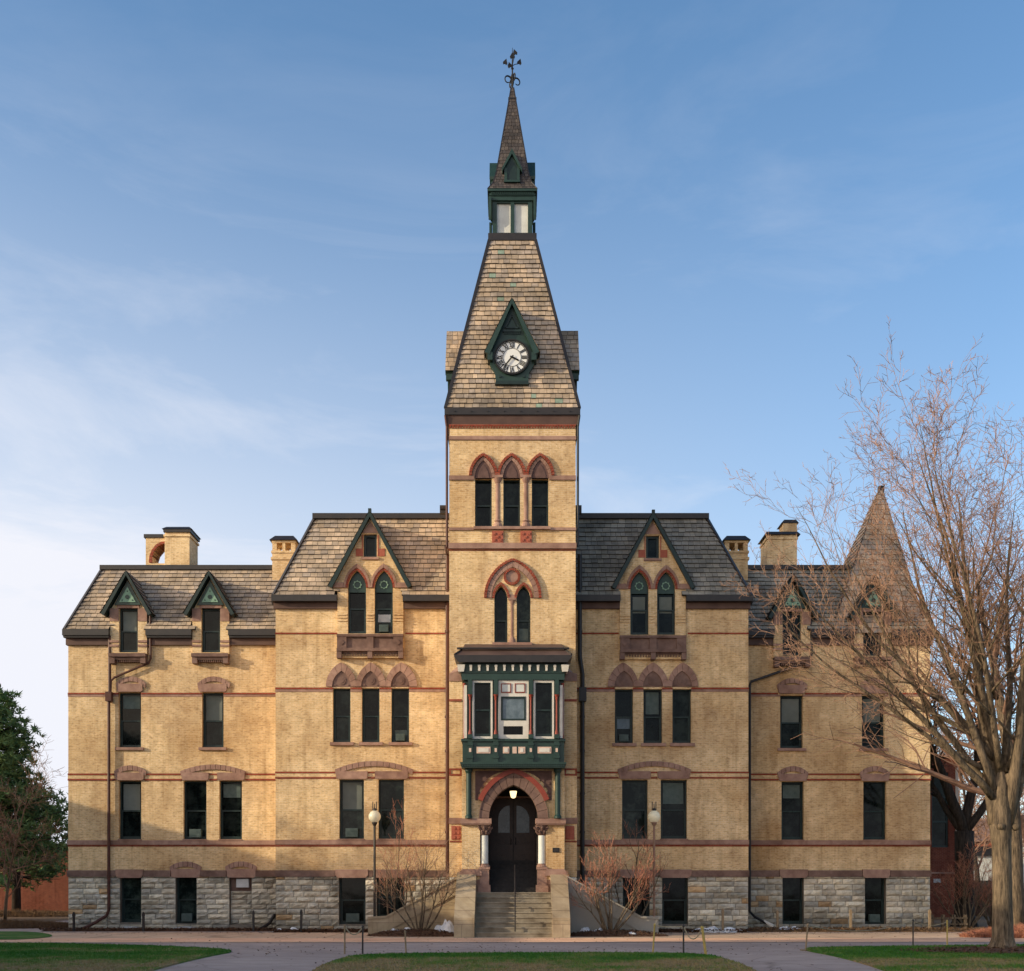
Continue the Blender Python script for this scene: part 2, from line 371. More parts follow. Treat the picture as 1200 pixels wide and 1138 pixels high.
TC = [(.46, .35, .25), (.51, .385, .275), (.41, .32, .24), (.48, .37, .27), (.36, .29, .235), (.55, .415, .295), (.42, .34, .275)]
TC_SHADE = [(.25, .23, .195), (.29, .265, .22), (.215, .20, .175), (.265, .245, .21), (.31, .28, .23), (.235, .22, .19)]  # darker, greyer copy of TC: tower shadow painted into the right-hand front slopes
def tiles(mb, BL, BR, TR, TL, ch=.225, tw=.27, th=.045, dark=1.0, green=0, excl=None, pal=None):
    BL, BR, TR, TL = map(Vector, (BL, BR, TR, TL)); e = (BR - BL).normalized()
    lt = (TL - BL); s = lt - e * lt.dot(e); H = s.length; s.normalize(); nrm = e.cross(s).normalized()
    lo, ro0, ro1 = (TL - BL).dot(e), (BR - BL).dot(e), (TR - BL).dot(e)
    n = max(1, round(H / ch)); ch = H / n
    Lf = lambda v: lo * v / H; Rf = lambda v: ro0 + (ro1 - ro0) * v / H
    for r in range(n):
        v0, v1 = r * ch - (.02 if r else 0), (r + 1) * ch
        u = -tw * (.5 if r % 2 else 0) - 2 * tw; umax = max(Rf(v0), Rf(v1)); u += math.floor(min(Lf(v0), Lf(v1)) / tw) * tw
        while u < umax:
            w = tw * R.choice((.72, .9, 1, 1, 1.15))
            a0, a1 = max(u + .006, Lf(v0)), min(u + w - .006, Rf(v0)); b0, b1 = max(u + .006, Lf(v1)), min(u + w - .006, Rf(v1)); u += w
            if a1 - a0 < .01 and b1 - b0 < .01: continue
            if a1 < a0: a0 = a1 = (a0 + a1) / 2
            if b1 < b0: b0 = b1 = (b0 + b1) / 2
            t = th * R.uniform(.8, 1.3); c = R.choice(pal or TC); k = dark * R.uniform(.85, 1.15); c = (c[0] * k, c[1] * k, c[2] * k)
            if green and R.random() < green: c = (.26, .34, .27)
            P = lambda uu, vv, o: BL + e * uu + s * vv + nrm * o
            v0j = v0 + R.uniform(-.012, .006) if r else v0
            if excl:
                pc = P((a0 + a1) / 2, (v0 + v1) / 2, 0)
                if excl(pc.x, pc.z): continue
                mb.face([P(a0 - .01, v0, -.02), P(a1 + .01, v0, -.02), P(b1 + .01, v1, -.02), P(b0 - .01, v1, -.02)], (.05, .04, .035))
            mb.face([P(a0, v0j, t + .012), P(a1, v0j, t + .012), P(b1, v1, .012), P(b0, v1, .012)], c)
            mb.face([P(a0, v0j, 0), P(a1, v0j, 0), P(a1, v0j, t + .012), P(a0, v0j, t + .012)], tuple(x * .22 for x in c))  # lip painted dark to stand for the shadow line under each course
    if not excl: mb.face([BL, BR, TR, TL], (.05, .04, .035))

# ------------------------------------------------------------------ the hall
YW, YP, YT, YB, YF, YO = 2.2, 0.2, -2.8, -3.2, -3.6, -4.05
hall = thing('university_hall', 'large cream brick college hall with a central clock tower, slate mansard roofs and stone basement', 'building')
WIN = 0
def window(parent, loop, Yp, mid=None, blind=None, ac=None, name='window', rec=.17, fw=.055, vert=False):
    """dark green sash window set in the opening 'loop' (metres)"""
    xs = [p[0] for p in loop]; zs = [p[1] for p in loop]; x0, x1, z0, z1 = min(xs), max(xs), min(zs), max(zs)
    cx, cz = (x0 + x1) / 2, (z0 + z1) / 2
    Yr = Yp + rec
    mb = MB()
    inner = [(cx + (p[0] - cx) * (1 - 2 * fw / (x1 - x0)), cz + (p[1] - cz) * (1 - 2 * fw / (z1 - z0))) for p in loop]
    n = len(loop)
    for k in range(n):
        l = (k + 1) % n; a, b, c, d = loop[k], loop[l], inner[l], inner[k]
        mb.face([(a[0], Yr, a[1]), (b[0], Yr, b[1]), (c[0], Yr, c[1]), (d[0], Yr, d[1])])
        mb.face([(d[0], Yr, d[1]), (c[0], Yr, c[1]), (c[0], Yr + .09, c[1]), (d[0], Yr + .09, d[1])])
    zm = z0 + (z1 - z0) * (mid if mid else .49)
    ft = fw * .8
    if mid is None or mid > 0:
        mb.box(x0 + fw, x1 - fw, Yr + .012, Yr + .088, zm - .03, zm + .03)
        # lower sash stands forward of the upper one
        for xx in (x0 + fw, x1 - fw - ft): mb.box(xx, xx + ft, Yr + .02, Yr + .085, z0 + fw, zm - .031)
        mb.box(x0 + fw + ft, x1 - fw - ft, Yr + .02, Yr + .085, z0 + fw, z0 + fw + .07)
    if vert: mb.box(cx - .018, cx + .018, Yr + .03, Yr + .08, z0 + fw + .075, z1 - fw)
    fr = mb.build(name, 'darkgreen', parent)
    sub = fr if parent is hall else parent
    mb = MB(); mb.face([(p[0], Yr + .075, p[1]) for p in inner]); mb.build('pane', 'glass', sub)
    if blind:
        zb0 = z0 + (z1 - z0) * blind[0]; zb1 = z0 + (z1 - z0) * blind[1]
        mb = MB(); mb.box(x0 + fw * 2, x1 - fw * 2, Yr + .068, Yr + .073, zb0, zb1)
        mb.build('blind', blind[2] if len(blind) > 2 else 'blind', sub)
    if ac:
        mb = MB(); w = (x1 - x0); a0, a1 = x0 + w * .25, x1 - w * .25; h = .34 * min(1, w / .9)
        mb.box(a0, a1, Yr - .16, Yr + .06, z0 + fw + .02, z0 + fw + .02 + h)
        for k in range(5): mb.box(a0 + .03, a1 - .03, Yr - .175, Yr - .161, z0 + fw + .05 + k * h / 5.6, z0 + fw + .075 + k * h / 5.6)
        mb.build('air_conditioner', 'acunit', sub)
    return fr

def basement_stones(x0, x1, Y, holes, mbx, zt):
    z = .02; row = 0
    while z < zt - .06:
        h = min(R.uniform(.19, .245), zt - z)
        x = x0
        spans = [(x0, x1)]
        for (hx0, hx1, hz0, hz1) in holes:
            if z + h > hz0 + .02 and z < hz1 - .02:
                ns = []
                for a, b in spans:
                    if hx1 <= a or hx0 >= b: ns.append((a, b)); continue
                    if hx0 > a: ns.append((a, hx0))
                    if hx1 < b: ns.append((hx1, b))
                spans = ns
        for a, b in spans:
            x = a
            while x < b - .01:
                w = R.uniform(.3, .75); e = x + w
                if b - e < .2: e = b
                g = .008; c = R.choice([(.34, .325, .30), (.29, .28, .26), (.38, .36, .32), (.31, .285, .25), (.25, .245, .235), (.36, .335, .29)])
                k = R.uniform(.95, 1.5); 
                if R.random() < .05: c = (.30, .21, .13)
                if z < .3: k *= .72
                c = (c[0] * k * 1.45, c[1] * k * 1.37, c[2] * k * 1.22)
                nx = max(3, int((e - x) / .11)); nz = 3
                grid = []
                pk = R.uniform(.05, .11)
                for j in range(nz + 1):
                    rowp = []
                    for i in range(nx + 1):
                        edge = i in (0, nx) or j in (0, nz)
                        px = x + g + (e - x - 2 * g) * i / nx + (0 if edge else R.uniform(-.02, .02)); pz = z + g + (h - 2 * g) * j / nz + (0 if edge else R.uniform(-.015, .015))
                        d = R.uniform(0, .012) if edge else pk * R.uniform(.35, 1.1)
                        rowp.append((px, Y - .02 - d, pz))
                    grid.append(rowp)
                for j in range(nz):
                    for i in range(nx):
                        mbx.face([grid[j][i], grid[j][i + 1], grid[j + 1][i + 1], grid[j + 1][i]], c)
                for (p, q) in [(grid[0][0], grid[0][nx]), (grid[0][nx], grid[nz][nx]), (grid[nz][nx], grid[nz][0]), (grid[nz][0], grid[0][0])]:
                    mbx.face([p, q, (q[0], Y, q[2]), (p[0], Y, p[2])], tuple(v * .6 for v in c))
                x = e
        z += h; row += 1

def section(x0, x1, Y, top, wins, bwins, yback=14, extra=(), notches=()):
    """one flat stretch of the front: brick wall + rock-faced basement with openings. wins: (x0,x1,y0,y1) photo rows"""
    holes = [rect(a, b, c, d, Y) for a, b, c, d in wins] + list(extra)
    zb = PZ(1024, Y); xa, xb = PX(x0, Y), PX(x1, Y)
    zt = PZ(top, Y); o = [(xa, zb), (xb, zb), (xb, zt)]
    for a, b, c in sorted(notches, reverse=True): o += [(PX(b, Y), zt), (PX(b, Y), PZ(c, Y)), (PX(a, Y), PZ(c, Y)), (PX(a, Y), zt)]
    mb = MB(); mb.wall(o + [(xa, zt)], holes, Y, .32, yback)
    mb.build('wall', 'brick', hall)
    bh = [rect(a, b, 1023.9, d, Y) for a, b, c, d in bwins]
    mb = MB(); outer = [(xa + .004, 0), (xb - .004, 0), (xb - .004, zb - .002)]
    # basement wall openings reach the water table, so the outline steps round them
    hl = [[(p[0], min(p[1], zb - .02)) for p in h] for h in bh]
    mb.wall([(xa + .004, -.3), (xb - .004, -.3), (xb - .004, zb - .002), (xa + .004, zb - .002)], hl, Y + .004, .4, yback)
    hb = [(h[0][0], h[1][0], h[0][1], h[2][1]) for h in bh]
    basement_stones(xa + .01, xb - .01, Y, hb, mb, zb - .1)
    mb.build('stone_basement', 'stones', hall)

def bands(x0, x1, Y, rows, gaps=()):
    """horizontal courses: rows (y0, y1, material, proud, gaplist)"""
    groups = {}
    for y0, y1, mt, pr in rows:
        groups.setdefault(mt, []).append((y0, y1, pr))
    nm = {'brownstone': 'string_course', 'brownstone_dark': 'water_table', 'redbrick': 'red_brick_band', 'brick': 'brick_band'}
    for mt, L in groups.items():
        for y0, y1, pr in L:
            mb = MB()
            spans = [(x0, x1)]
            for gx0, gx1, gy0, gy1 in gaps:
                if gy0 < (y0 + y1) / 2 < gy1:
                    ns = []
                    for a, b in spans:
                        if gx1 <= a or gx0 >= b: ns.append((a, b)); continue
                        if gx0 > a: ns.append((a, gx0))
                        if gx1 < b: ns.append((gx1, b))
                    spans = ns
            for a, b in spans: pbox(mb, a, b, y0, y1, Y - pr, Y + .06, Y)
            mb.build(nm[mt], mt, hall)

def seg_head(xl, xr, yend, ytop, th, Y, n, lintels, ly0, ly1, vis=1):
    mb = MB(); a, b = PX(xl, Y), PX(xr, Y); k = K(Y)
    o = segarc(a, b, PZ(yend, Y), PZ(ytop, Y)); i = segarc(a + .03, b - .03, PZ(yend, Y) - th * k, PZ(ytop, Y) - th * k)
    strip(mb, o, i, Y - .07, Y + .02, n, .018)
    mb.build('window_arch', 'brownstone', hall)
    for (p, q) in lintels:
        mb = MB(); z0, z1 = PZ(ly1, Y), PZ(ly0, Y); p0, q0 = PX(p, Y), PX(q, Y); c = .06
        mb.prism([(p0 + c, z0), (q0 - c, z0), (q0, z0 + c), (q0, z1), (p0, z1), (p0, z0 + c)], Y - .085, Y + .1)
        mb.build('lintel', 'brownstone', hall)
def sill(x0, x1, y0, y1, Y, mt='brownstone'):
    mb = MB(); pbox(mb, x0, x1, y0, y1, Y - .1, Y + .2, Y); mb.build('sill', mt, hall)

def gable_excl(cs, Y, ya, ye, hw, body):
    def f(x, z):
        for c in cs:
            xc = PX(c, Y); top = PZ(ya, Y); e = PZ(ye, Y); w = hw * K(Y); dx = abs(x - xc)
            if dx < body * K(Y) - .03 and z < e: return True
            if z >= e and dx < (w - .12) * max(0, (top - .25 - z) / (top - e)): return True
        return False
    return f
def spans(a, b, cuts):
    if a > b: a, b = b, a
    out = [(a, b)]
    for c0, c1 in cuts:
        ns = []
        for p, q in out:
            if c1 <= p or c0 >= q: ns.append((p, q)); continue
            if c0 > p: ns.append((p, c0))
            if c1 < q: ns.append((c1, q))
        out = ns
    return out
# ---- outer wings
def outer_wing(side):
    Y = YW
    if side < 0:
        x0, x1 = 80, 330
        w2 = [(139, 165.3, 811.5, 876), (236.8, 262, 811.5, 876)]
        w1 = [(139.3, 165.5, 915, 983.5), (215, 242, 915, 983.5), (257, 283.5, 915, 983.5)]
        bw = [(141, 165.5, 1029, 1081), (206, 230.5, 1029, 1082), (269, 295, 1029, 1084)]
        heads = [(136, 171.5, 801.5, 793, [(137.5, 167.5)], 801.5, 811), (231.5, 270, 801.5, 793, [(233, 266)], 801.5, 811)]
        heads1 = [(134, 172, 904, 897, [(136, 169)], 905.5, 914.5), (211.5, 288.5, 904, 896, [(213.5, 245), (255, 287)], 905.5, 914.5)]
        bar = [(199, 236.5, 1016, 1009.5, [(201, 235)], 1018.5, 1028.5), (264, 301.5, 1016, 1009.5, [(266, 300)], 1018.5, 1028.5)]
        blint = [(136.5, 168.5)]
    else:
        x0, x1 = 870, 1090
        w2 = [(914.3, 940.8, 815, 877), (1010, 1036.7, 815, 877)]
        w1 = [(915.8, 942, 916, 984), (1011.7, 1038.7, 916, 984)]
        bw = [(917, 941.7, 1029, 1083), (1013.5, 1038, 1029, 1083)]
        heads = [(910, 946, 803, 795, [(912, 943)], 803, 813), (1006, 1042, 803, 795, [(1008, 1039)], 803, 813)]
        heads1 = [(910.5, 947, 906, 898, [(912.5, 945)], 907, 915.5), (1007, 1042.6, 906, 898, [(1009, 1041)], 907, 915.5)]
        bar = []; blint = [(913, 946), (1010, 1042)]
    section(x0, x1, Y, 742, w2 + w1, bw, notches=[(c - 20, c + 20, 767) for c in (150.5, 247)] if side < 0 else [(c - 20, c + 20, 770) for c in (928, 1022.5)])
    gaps = [(h[0] - 1, h[1] + 1, h[3] - 1, h[3] + 24) for h in heads] + [(a - .5, b + .5, 770, 1000) for a, b, c, d in []]
    g2 = [(a, b, c - 3, d) for a, b, c, d in w2 + w1] + [(l[0] - .5, l[1] + .5, h[5] - .5, h[6] + .5) for h in heads + heads1 for l in h[4]] + [(l[0] - .5, l[1] + .5, 1018, 1029) for h in bar for l in h[4]] + [(l[0] - .5, l[1] + .5, 1018, 1029) for l in blint]
    g2 += [(h[0], h[1], h[3], h[2] + 3) for h in heads1]
    bands(x0 - .4, x1 + .4 if side > 0 else x1, Y, [(812, 814, 'redbrick', .035), (814.1, 816.4, 'brownstone', .02), (906.5, 908.4, 'redbrick', .035), (908.5, 912.7, 'brick', .012), (912.8, 914.8, 'redbrick', .035),
        (984.8, 990, 'brownstone', .075), (990.1, 992, 'redbrick', .03), (1020, 1027.5, 'brownstone_dark', .12)], g2)
    for h in heads: seg_head(h[0], h[1], h[2], h[3], 5.6, Y, 7, h[4], h[5], h[6])
    for h in heads1: seg_head(h[0], h[1], h[2], h[3], 5.8, Y, 7 if h[1] - h[0] < 50 else 13, h[4], h[5], h[6])
    for h in bar: seg_head(h[0], h[1], h[2], h[3], 6, Y, 7, h[4], h[5], h[6])
    for l in blint:
        mb = MB(); z0, z1 = PZ(1028.8, Y), PZ(1019, Y); p0, q0 = PX(l[0], Y), PX(l[1], Y)
        mb.prism([(p0 + .1, z0), (q0 - .1, z0), (q0, z0 + .1), (q0, z1), (p0, z1), (p0, z0 + .1)], Y - .14, Y + .1); mb.build('lintel', 'brownstone', hall)
    k = 0
    for q in w2 + w1:
        k += 1
        window(hall, rect(*q, Y), Y, blind=((.5, .95) if (k * 7 + side) % 5 in (0, 3) else (.72, .95, 'acunit') if k % 2 else None), ac=(side < 0 and k in (4,)))
        sill(q[0] - 3.5, q[1] + 3.5, q[3], q[3] + 3.2, Y) if q in w2 else sill(q[0] - .5, q[1] + .5, q[3] + .1, q[3] + 1.6, Y)
    for j, q in enumerate(bw):
        if side < 0 and j == 2:
            mb = MB(); mb.box(PX(269.2, Y), PX(294.8, Y), Y + .2, Y + .35, 0, PZ(1024, Y)); 
            mb.build('blocked_window', 'brownstone_dark', hall)
            mb = MB(); basement_stones(PX(269.2, Y), PX(294.8, Y), Y + .2, [], mb, PZ(1044, Y)); mb.build('blocking_stonework', 'stones', hall)
            mb = MB(); pbox(mb, 276.5, 291, 1030, 1040, Y + .05, Y + .3, Y); mb.build('white_vent_box', 'whitebox', hall)
        else:
            window(hall, rect(q[0], q[1], 1027, q[3], Y), Y, mid=.5, ac=(j == 1), rec=.22)
            mb = MB(); c = PX((q[0] + q[1]) / 2, Y)
            mb.prism([(c + .55 * math.cos(t), .02 + .13 * math.sin(t)) for t in [math.pi * i / 10 for i in range(11)]], Y - .28, Y + .1)
            if side < 0: mb.build('window_well', 'greypaint', hall)
    # mansard
    g = 1 if side < 0 else -1
    Yb, Yt = Y - .25, Y + 1.35
    if side < 0: bl, tl, br = PX(75.5, Yb), PX(120, Yt), PX(330, Yb)
    else: bl, tl, br = PX(1095, Yb), PX(1050, Yt), PX(870, Yb)
    zb, zt = PZ(738, Yb), PZ(668, Yt)
    cs = (150.5, 247) if side < 0 else (928, 1022.5); dy_ = 0 if side < 0 else 4
    ex = gable_excl(cs, Y - .16, 671 + dy_, 716 + dy_, 29, 21.5); cuts = [(PX(c - 21.5, Y - .16), PX(c + 21.5, Y - .16)) for c in cs]
    mb = MB()
    if side < 0:
        tiles(mb, (bl, Yb, zb), (br, Yb, zb), (br, Yt, zt), (tl, Yt, zt), excl=ex)
        tiles(mb, (bl, 14, zb), (bl, Yb, zb), (tl, Yt, zt), (tl, 12.5, zt))
    else:
        tiles(mb, (br, Yb, zb), (bl, Yb, zb), (tl, Yt, zt), (br, Yt, zt), excl=ex, pal=TC_SHADE)
        tiles(mb, (bl, Yb, zb), (bl, 14, zb), (tl, 12.5, zt), (tl, Yt, zt))
    mb.face([(bl + g * .6, Yb + .45, zb - .3), (br, Yb + .45, zb - .3), (br, Yt + .45, zt - .02), (tl + g * .3, Yt + .45, zt - .02)], (.02, .02, .02))
    mb.face([(tl, Yt, zt), (br, Yt, zt), (br, 12.5, zt), (tl, 12.5, zt)], (.05, .04, .04))
    rf = mb.build('roof', 'tiles', hall)
    mb = MB(); mb.box(tl - g * .08, br, Yt - .12, Yt + .25, zt, zt + PZ(664, Yt) - PZ(668, Yt) + .04); mb.box(tl - g * .08, tl + g * .3, Yt + .26, 12.5, zt, zt + .2); mb.build('ridge_cap', 'metal', rf)
    mb = MB(); mb.bar((bl, Yb, zb + .02), (tl, Yt, zt + .05), .13, .1); mb.build('hip_flashing', 'metal', rf)
    for a, b in spans(bl - g * .06, br, cuts):
        mb = MB(); mb.box(a, b, Yb - .1, Yb + .15, zb - .24, zb + .01); mb.box(a + .02, b - .02, Yb - .03, Yb + .15, zb - .32, zb - .241); mb.build('gutter', 'metal', rf)
    mb = MB(); mb.box(bl - g * .12, bl + g * .15, Yb + .16, 14, zb - .24, zb + .01); mb.build('gutter', 'metal', rf)
    for a, b in spans(PX(x0 if side < 0 else x1, Y) - g * .06, br, cuts):
        mb = MB(); mb.box(a, b, Y - .12, Y + .1, PZ(756.5, Y), zb - .1); mb.build('frieze', 'frieze', rf)
    return rf
outer_wing(-1); outer_wing(1)

def wing_dormer(cx, dy=0):
    Y = YW - .16
    q = lambda px, py: (PX(cx + px, Y), PZ(py + dy, Y))
    mb = MB(); loop = [q(-11, 764.5), q(11, 764.5), q(11, 713), q(-11, 713)]
    mb.wall([q(-21.5, 768), q(21.5, 768), q(21.5, 716), q(0, 678), q(-21.5, 716)], [loop], Y, .3, Y + 1.9)
    d = mb.build('dormer', 'brick', hall)
    # stone details: kneeler blocks, bands, ledge with brackets
    mb = MB()
    for s in (-1, 1):
        a, b = sorted((q(s * 11.3, 0)[0], q(s * 21.8, 0)[0])); mb = MB()
        mb.box(a, b, Y - .03, Y + .2, PZ(728 + dy, Y), PZ(713 + dy, Y))
        mb.build('kneeler_block', 'brownstone', d)
        for y0_, y1_ in ((758, 755.5), (753, 750.5)): mb = MB(); mb.box(a, b + .005, Y - .045, Y + .2, PZ(y0_ + dy, Y), PZ(y1_ + dy, Y)); mb.build('stone_band', 'brownstone', d)
    mb = MB()
    mb.box(q(-13, 0)[0], q(13, 0)[0], Y - .05, Y + .25, PZ(713 + dy, Y), PZ(709 + dy, Y))
    mb.build('lintel', 'brownstone', d)
    mb = MB(); mb.box(q(-21.5, 0)[0], q(21.5, 0)[0], Y - .2, Y + .2, PZ(770.5 + dy, Y), PZ(766.5 + dy, Y)); mb.box(q(-19.5, 0)[0], q(19.5, 0)[0], Y - .1, Y + .2, PZ(773.5 + dy, Y), PZ(770.5 + dy, Y) - .002)
    for s in (-18, 18): mb.box(q(s - 3, 0)[0], q(s + 3, 0)[0], Y - .14, Y + .2, PZ(778 + dy, Y), PZ(770.5 + dy, Y) - .004)
    for k in range(12): x = q(-13 + k * 2.3, 0)[0]; mb.box(x, x + .04, Y - .06, Y + .2, PZ(776 + dy, Y), PZ(773.5 + dy, Y) - .003)
    mb.build('ledge', 'brownstone_dark', d)
    # gable boards (green) and pale triangular panel
    Yg = Y - .1
    mb = MB(); mb.prism([q(-15.5, 709.5), q(15.5, 709.5), q(0, 681)], Yg, Y + .1); mb.build('gable_panel', 'green', d)
    mb = MB(); mb.prism([q(-9.7, 706.5), q(9.7, 706.5), q(0, 688.5)], Yg - .03, Yg + .01); 
    mb.build('pale_triangle', 'palegreen', d)
    mb = MB()
    def ring(px, py, r, n=16):
        c = q(px, py); k = K(Y)
        o = [(c[0] + r * k * math.cos(2 * math.pi * i / n), c[1] + r * k * math.sin(2 * math.pi * i / n)) for i in range(n)]
        return o
    mb.prism(ring(0, 700.5, 2.6), Yg - .045, Yg - .029); 
    for p in ((-6, 704.3), (6, 704.3), (0, 693.8)): mb.prism(ring(p[0], p[1], .9, 8), Yg - .04, Yg - .029)
    mb.build('carved_boss', 'green', d)
    # roof slabs
    mb = MB(); mb2 = MB()
    for s in (-1, 1):
        a = Vector((q(0, 671.5)[0], 0, q(0, 671.5)[1])); b = Vector((q(s * 29.5, 721)[0], 0, q(s * 29.5, 721)[1]))
        dn = (b - a).normalized(); nn = Vector((-dn.z, 0, dn.x)) * (1 if s < 0 else -1)
        if nn.z > 0: nn = -nn
        t = .15; y0, y1 = Y - .32, Y + 1.7
        P = [a, b, b + nn * t, a + Vector((0, 0, nn.z * t * 2.2))]
        mb.prism([(p.x, p.z) for p in P], y0, y0 + .08)
        mb.prism([(p.x, p.z) for p in [a + nn * .03 , b + nn * .03, b + nn * t * .8, a + Vector((0, 0, nn.z * t * 1.9))]], y0 + .081, Y + 1.7)
        au, bu = a - nn * .01, b - nn * .01
        if s < 0: tiles(mb2, (bu.x, y1, bu.z), (bu.x, y0, bu.z), (au.x, y0, au.z), (au.x, y1, au.z), .25, .27, .03, .6)
        else: tiles(mb2, (bu.x, y0, bu.z), (bu.x, y1, bu.z), (au.x, y1, au.z), (au.x, y0, au.z), .25, .27, .03, .6)
    mb.build('bargeboard', 'darkgreen', d); mb2.build('dormer_roof', 'tiles', d)
    window(d, loop, Y, rec=.14, ac=False, name='window', blind=(.5, .95) if cx < 200 else None)
wing_dormer(150.5); wing_dormer(247); wing_dormer(928, 4); wing_dormer(1022.5, 4)

# ---- pavilions
def pavilion(side):
    Y = YP
    if side < 0:
        x0, x1 = 323, 527
        w2 = [(390, 410.7, 806.5, 870), (424, 444.7, 806.5, 870), (458.6, 479.4, 806.5, 870)]
        w1 = [(397.6, 426.5, 913.5, 983), (443.4, 473.4, 913.5, 983)]
        bw = [(397.5, 428.3, 1029, 1083), (441.5, 474, 1029, 1076)]
        ar = (392.5, 484.5); li = [(394.3, 430.8), (439.6, 478.2)]; bl = [(393.3, 431.7), (437.5, 478)]
        outs = [(382, 418), (417, 452.5), (451.5, 489)]
    else:
        x0, x1 = 674.5, 877
        w2 = [(720.5, 741.8, 807.5, 871), (754, 776, 807.5, 871), (788, 810, 807.5, 871)]
        w1 = [(729, 759, 914, 983), (774.3, 805, 914, 983)]
        bw = [(730, 761, 1029, 1076), (776, 806, 1029, 1083)]
        ar = (723.3, 809.7); li = [(725.4, 762.3), (770.7, 807.6)]; bl = [(726, 765), (772, 810)]
        outs = [(712, 748), (747, 783), (782, 818)]
    section(x0, x1, Y, 700, w2 + w1, bw, notches=[(434 - 36, 434 + 36, 760)] if side < 0 else [(765 - 36, 765 + 36, 761)])
    g2 = [(a, b, c - 3, d) for a, b, c, d in w2 + w1] + [(l[0] - .5, l[1] + .5, 903, 913) for l in li] + [(l[0] - .5, l[1] + .5, 1018, 1029) for l in bl]
    g2 += [(outs[0][0], outs[2][1], 770, 806), (ar[0], ar[1], 890, 904.5)]
    rows = [(741.5, 743.2, 'redbrick', .03), (805.8, 807.8, 'redbrick', .035), (807.9, 810.8, 'brownstone', .02), (904.3, 906.2, 'redbrick', .035), (906.3, 910.4, 'brick', .012),
            (910.5, 912.4, 'redbrick', .035), (984.3, 989.8, 'brownstone', .075), (989.9, 992, 'redbrick', .03), (1020, 1027.5, 'brownstone_dark', .12)]
    g2 += [((395, 475) if side < 0 else (725, 806)) + (735, 745)]
    bands(x0 - .4, x1 + (.4 if side > 0 else 0), Y, rows, g2)
    # three pointed hoods over the second-floor windows
    for (a, b), q in zip(outs, w2):
        z0 = PZ(805, Y); xl, xr = PX(q[0] - .6, Y), PX(q[1] + .6, Y)
        o = arch(PX(a, Y), PX(b, Y), z0, PZ(776.5, Y), 10); i = arch(xl, xr, z0, PZ(786.5, Y), 10)
        mb = MB(); strip(mb, o, i, Y - .07 - (.004 if q is w2[1] else 0), Y + .02, 8, .016); h = mb.build('window_arch', 'brownstone', hall)
        mb = MB(); mb.prism([(p[0], p[1]) for p in i], Y - .02, Y + .05)
        cx = (xl + xr) / 2; zc = z0 + .24
        for r, y in ((.17, -.045), (.10, -.06)):
            mb.prism([(cx + r * math.cos(2 * math.pi * t / 14), zc + r * math.sin(2 * math.pi * t / 14)) for t in range(14)], Y + y, Y - .019)
        for s in (-1, 1): mb.prism([(cx + s * .25 + .035 * math.cos(2 * math.pi * t / 8), z0 + .07 + .035 * math.sin(2 * math.pi * t / 8)) for t in range(8)], Y - .05, Y - .019)
        mb.build('tympanum', 'brownstone_dark', h)
    k = 0
    for q in w2 + w1:
        k += 1
        if side < 0: bd = {3: (.05, .24, 'acunit'), 4: (.5, .96)}.get(k)
        else: bd = {1: (.28, .49, 'glass_sky'), 2: (.55, .96, 'acunit'), 5: (.6, .96, 'acunit')}.get(k)
        fr = window(hall, rect(*q, Y), Y, blind=bd, ac=((side < 0 and k in (3, 4)) or (side > 0 and k == 1)))
    for q in w2: sill(q[0] - 3, q[1] + 4, q[3] + .1, q[3] + 3.6, Y)
    for q in w1: sill(q[0] - 1, q[1] + 1, q[3] + .1, q[3] + 1.3, Y - .0)
    seg_head(ar[0], ar[1], 902, 892, 6, Y, 13, li, 904, 913)
    for q in bw: window(hall, rect(q[0], q[1], 1027, q[3], Y), Y, mid=.5, rec=.22, vert=(q[3] < 1080), ac=(side < 0 and q[3] > 1080))
    for l in bl:
        mb = MB(); z0, z1 = PZ(1028.8, Y), PZ(1019, Y); p0, q0 = PX(l[0], Y), PX(l[1], Y)
        mb.prism([(p0 + .1, z0), (q0 - .1, z0), (q0, z0 + .1), (q0, z1), (p0, z1), (p0, z0 + .1)], Y - .14, Y + .1); mb.build('lintel', 'brownstone', hall)
    # mansard roof
    g = 1 if side < 0 else -1
    Yb, Yt = Y - .25, Y + 1.4
    if side < 0: bl_, tl, br = PX(320.5, Yb), PX(369, Yt), PX(527, Yb)
    else: bl_, tl, br = PX(880, Yb), PX(828, Yt), PX(674, Yb)
    zb, zt = PZ(698, Yb), PZ(608.5, Yt)
    c_ = 434 if side < 0 else 765; ex = gable_excl((c_,), Y - .14, 600, 688, 48, 38.5); cuts = [(PX(c_ - 38.5, Y - .14), PX(c_ + 38.5, Y - .14))]
    mb = MB()
    if side < 0:
        tiles(mb, (bl_, Yb, zb), (br, Yb, zb), (br, Yt, zt), (tl, Yt, zt), excl=ex); tiles(mb, (bl_, 14.3, zb), (bl_, Yb, zb), (tl, Yt, zt), (tl, 12.8, zt))
    else:
        tiles(mb, (br, Yb, zb), (bl_, Yb, zb), (tl, Yt, zt), (br, Yt, zt), excl=ex, pal=TC_SHADE); tiles(mb, (bl_, Yb, zb), (bl_, 14.3, zb), (tl, 12.8, zt), (tl, Yt, zt))
    mb.face([(bl_ + g * .6, Yb + .45, zb - .3), (br, Yb + .45, zb - .3), (br, Yt + .45, zt - .02), (tl + g * .3, Yt + .45, zt - .02)], (.02, .02, .02))
    mb.face([(tl, Yt, zt), (br, Yt, zt), (br, 12.8, zt), (tl, 12.8, zt)], (.05, .04, .04))
    rf = mb.build('roof', 'tiles', hall)
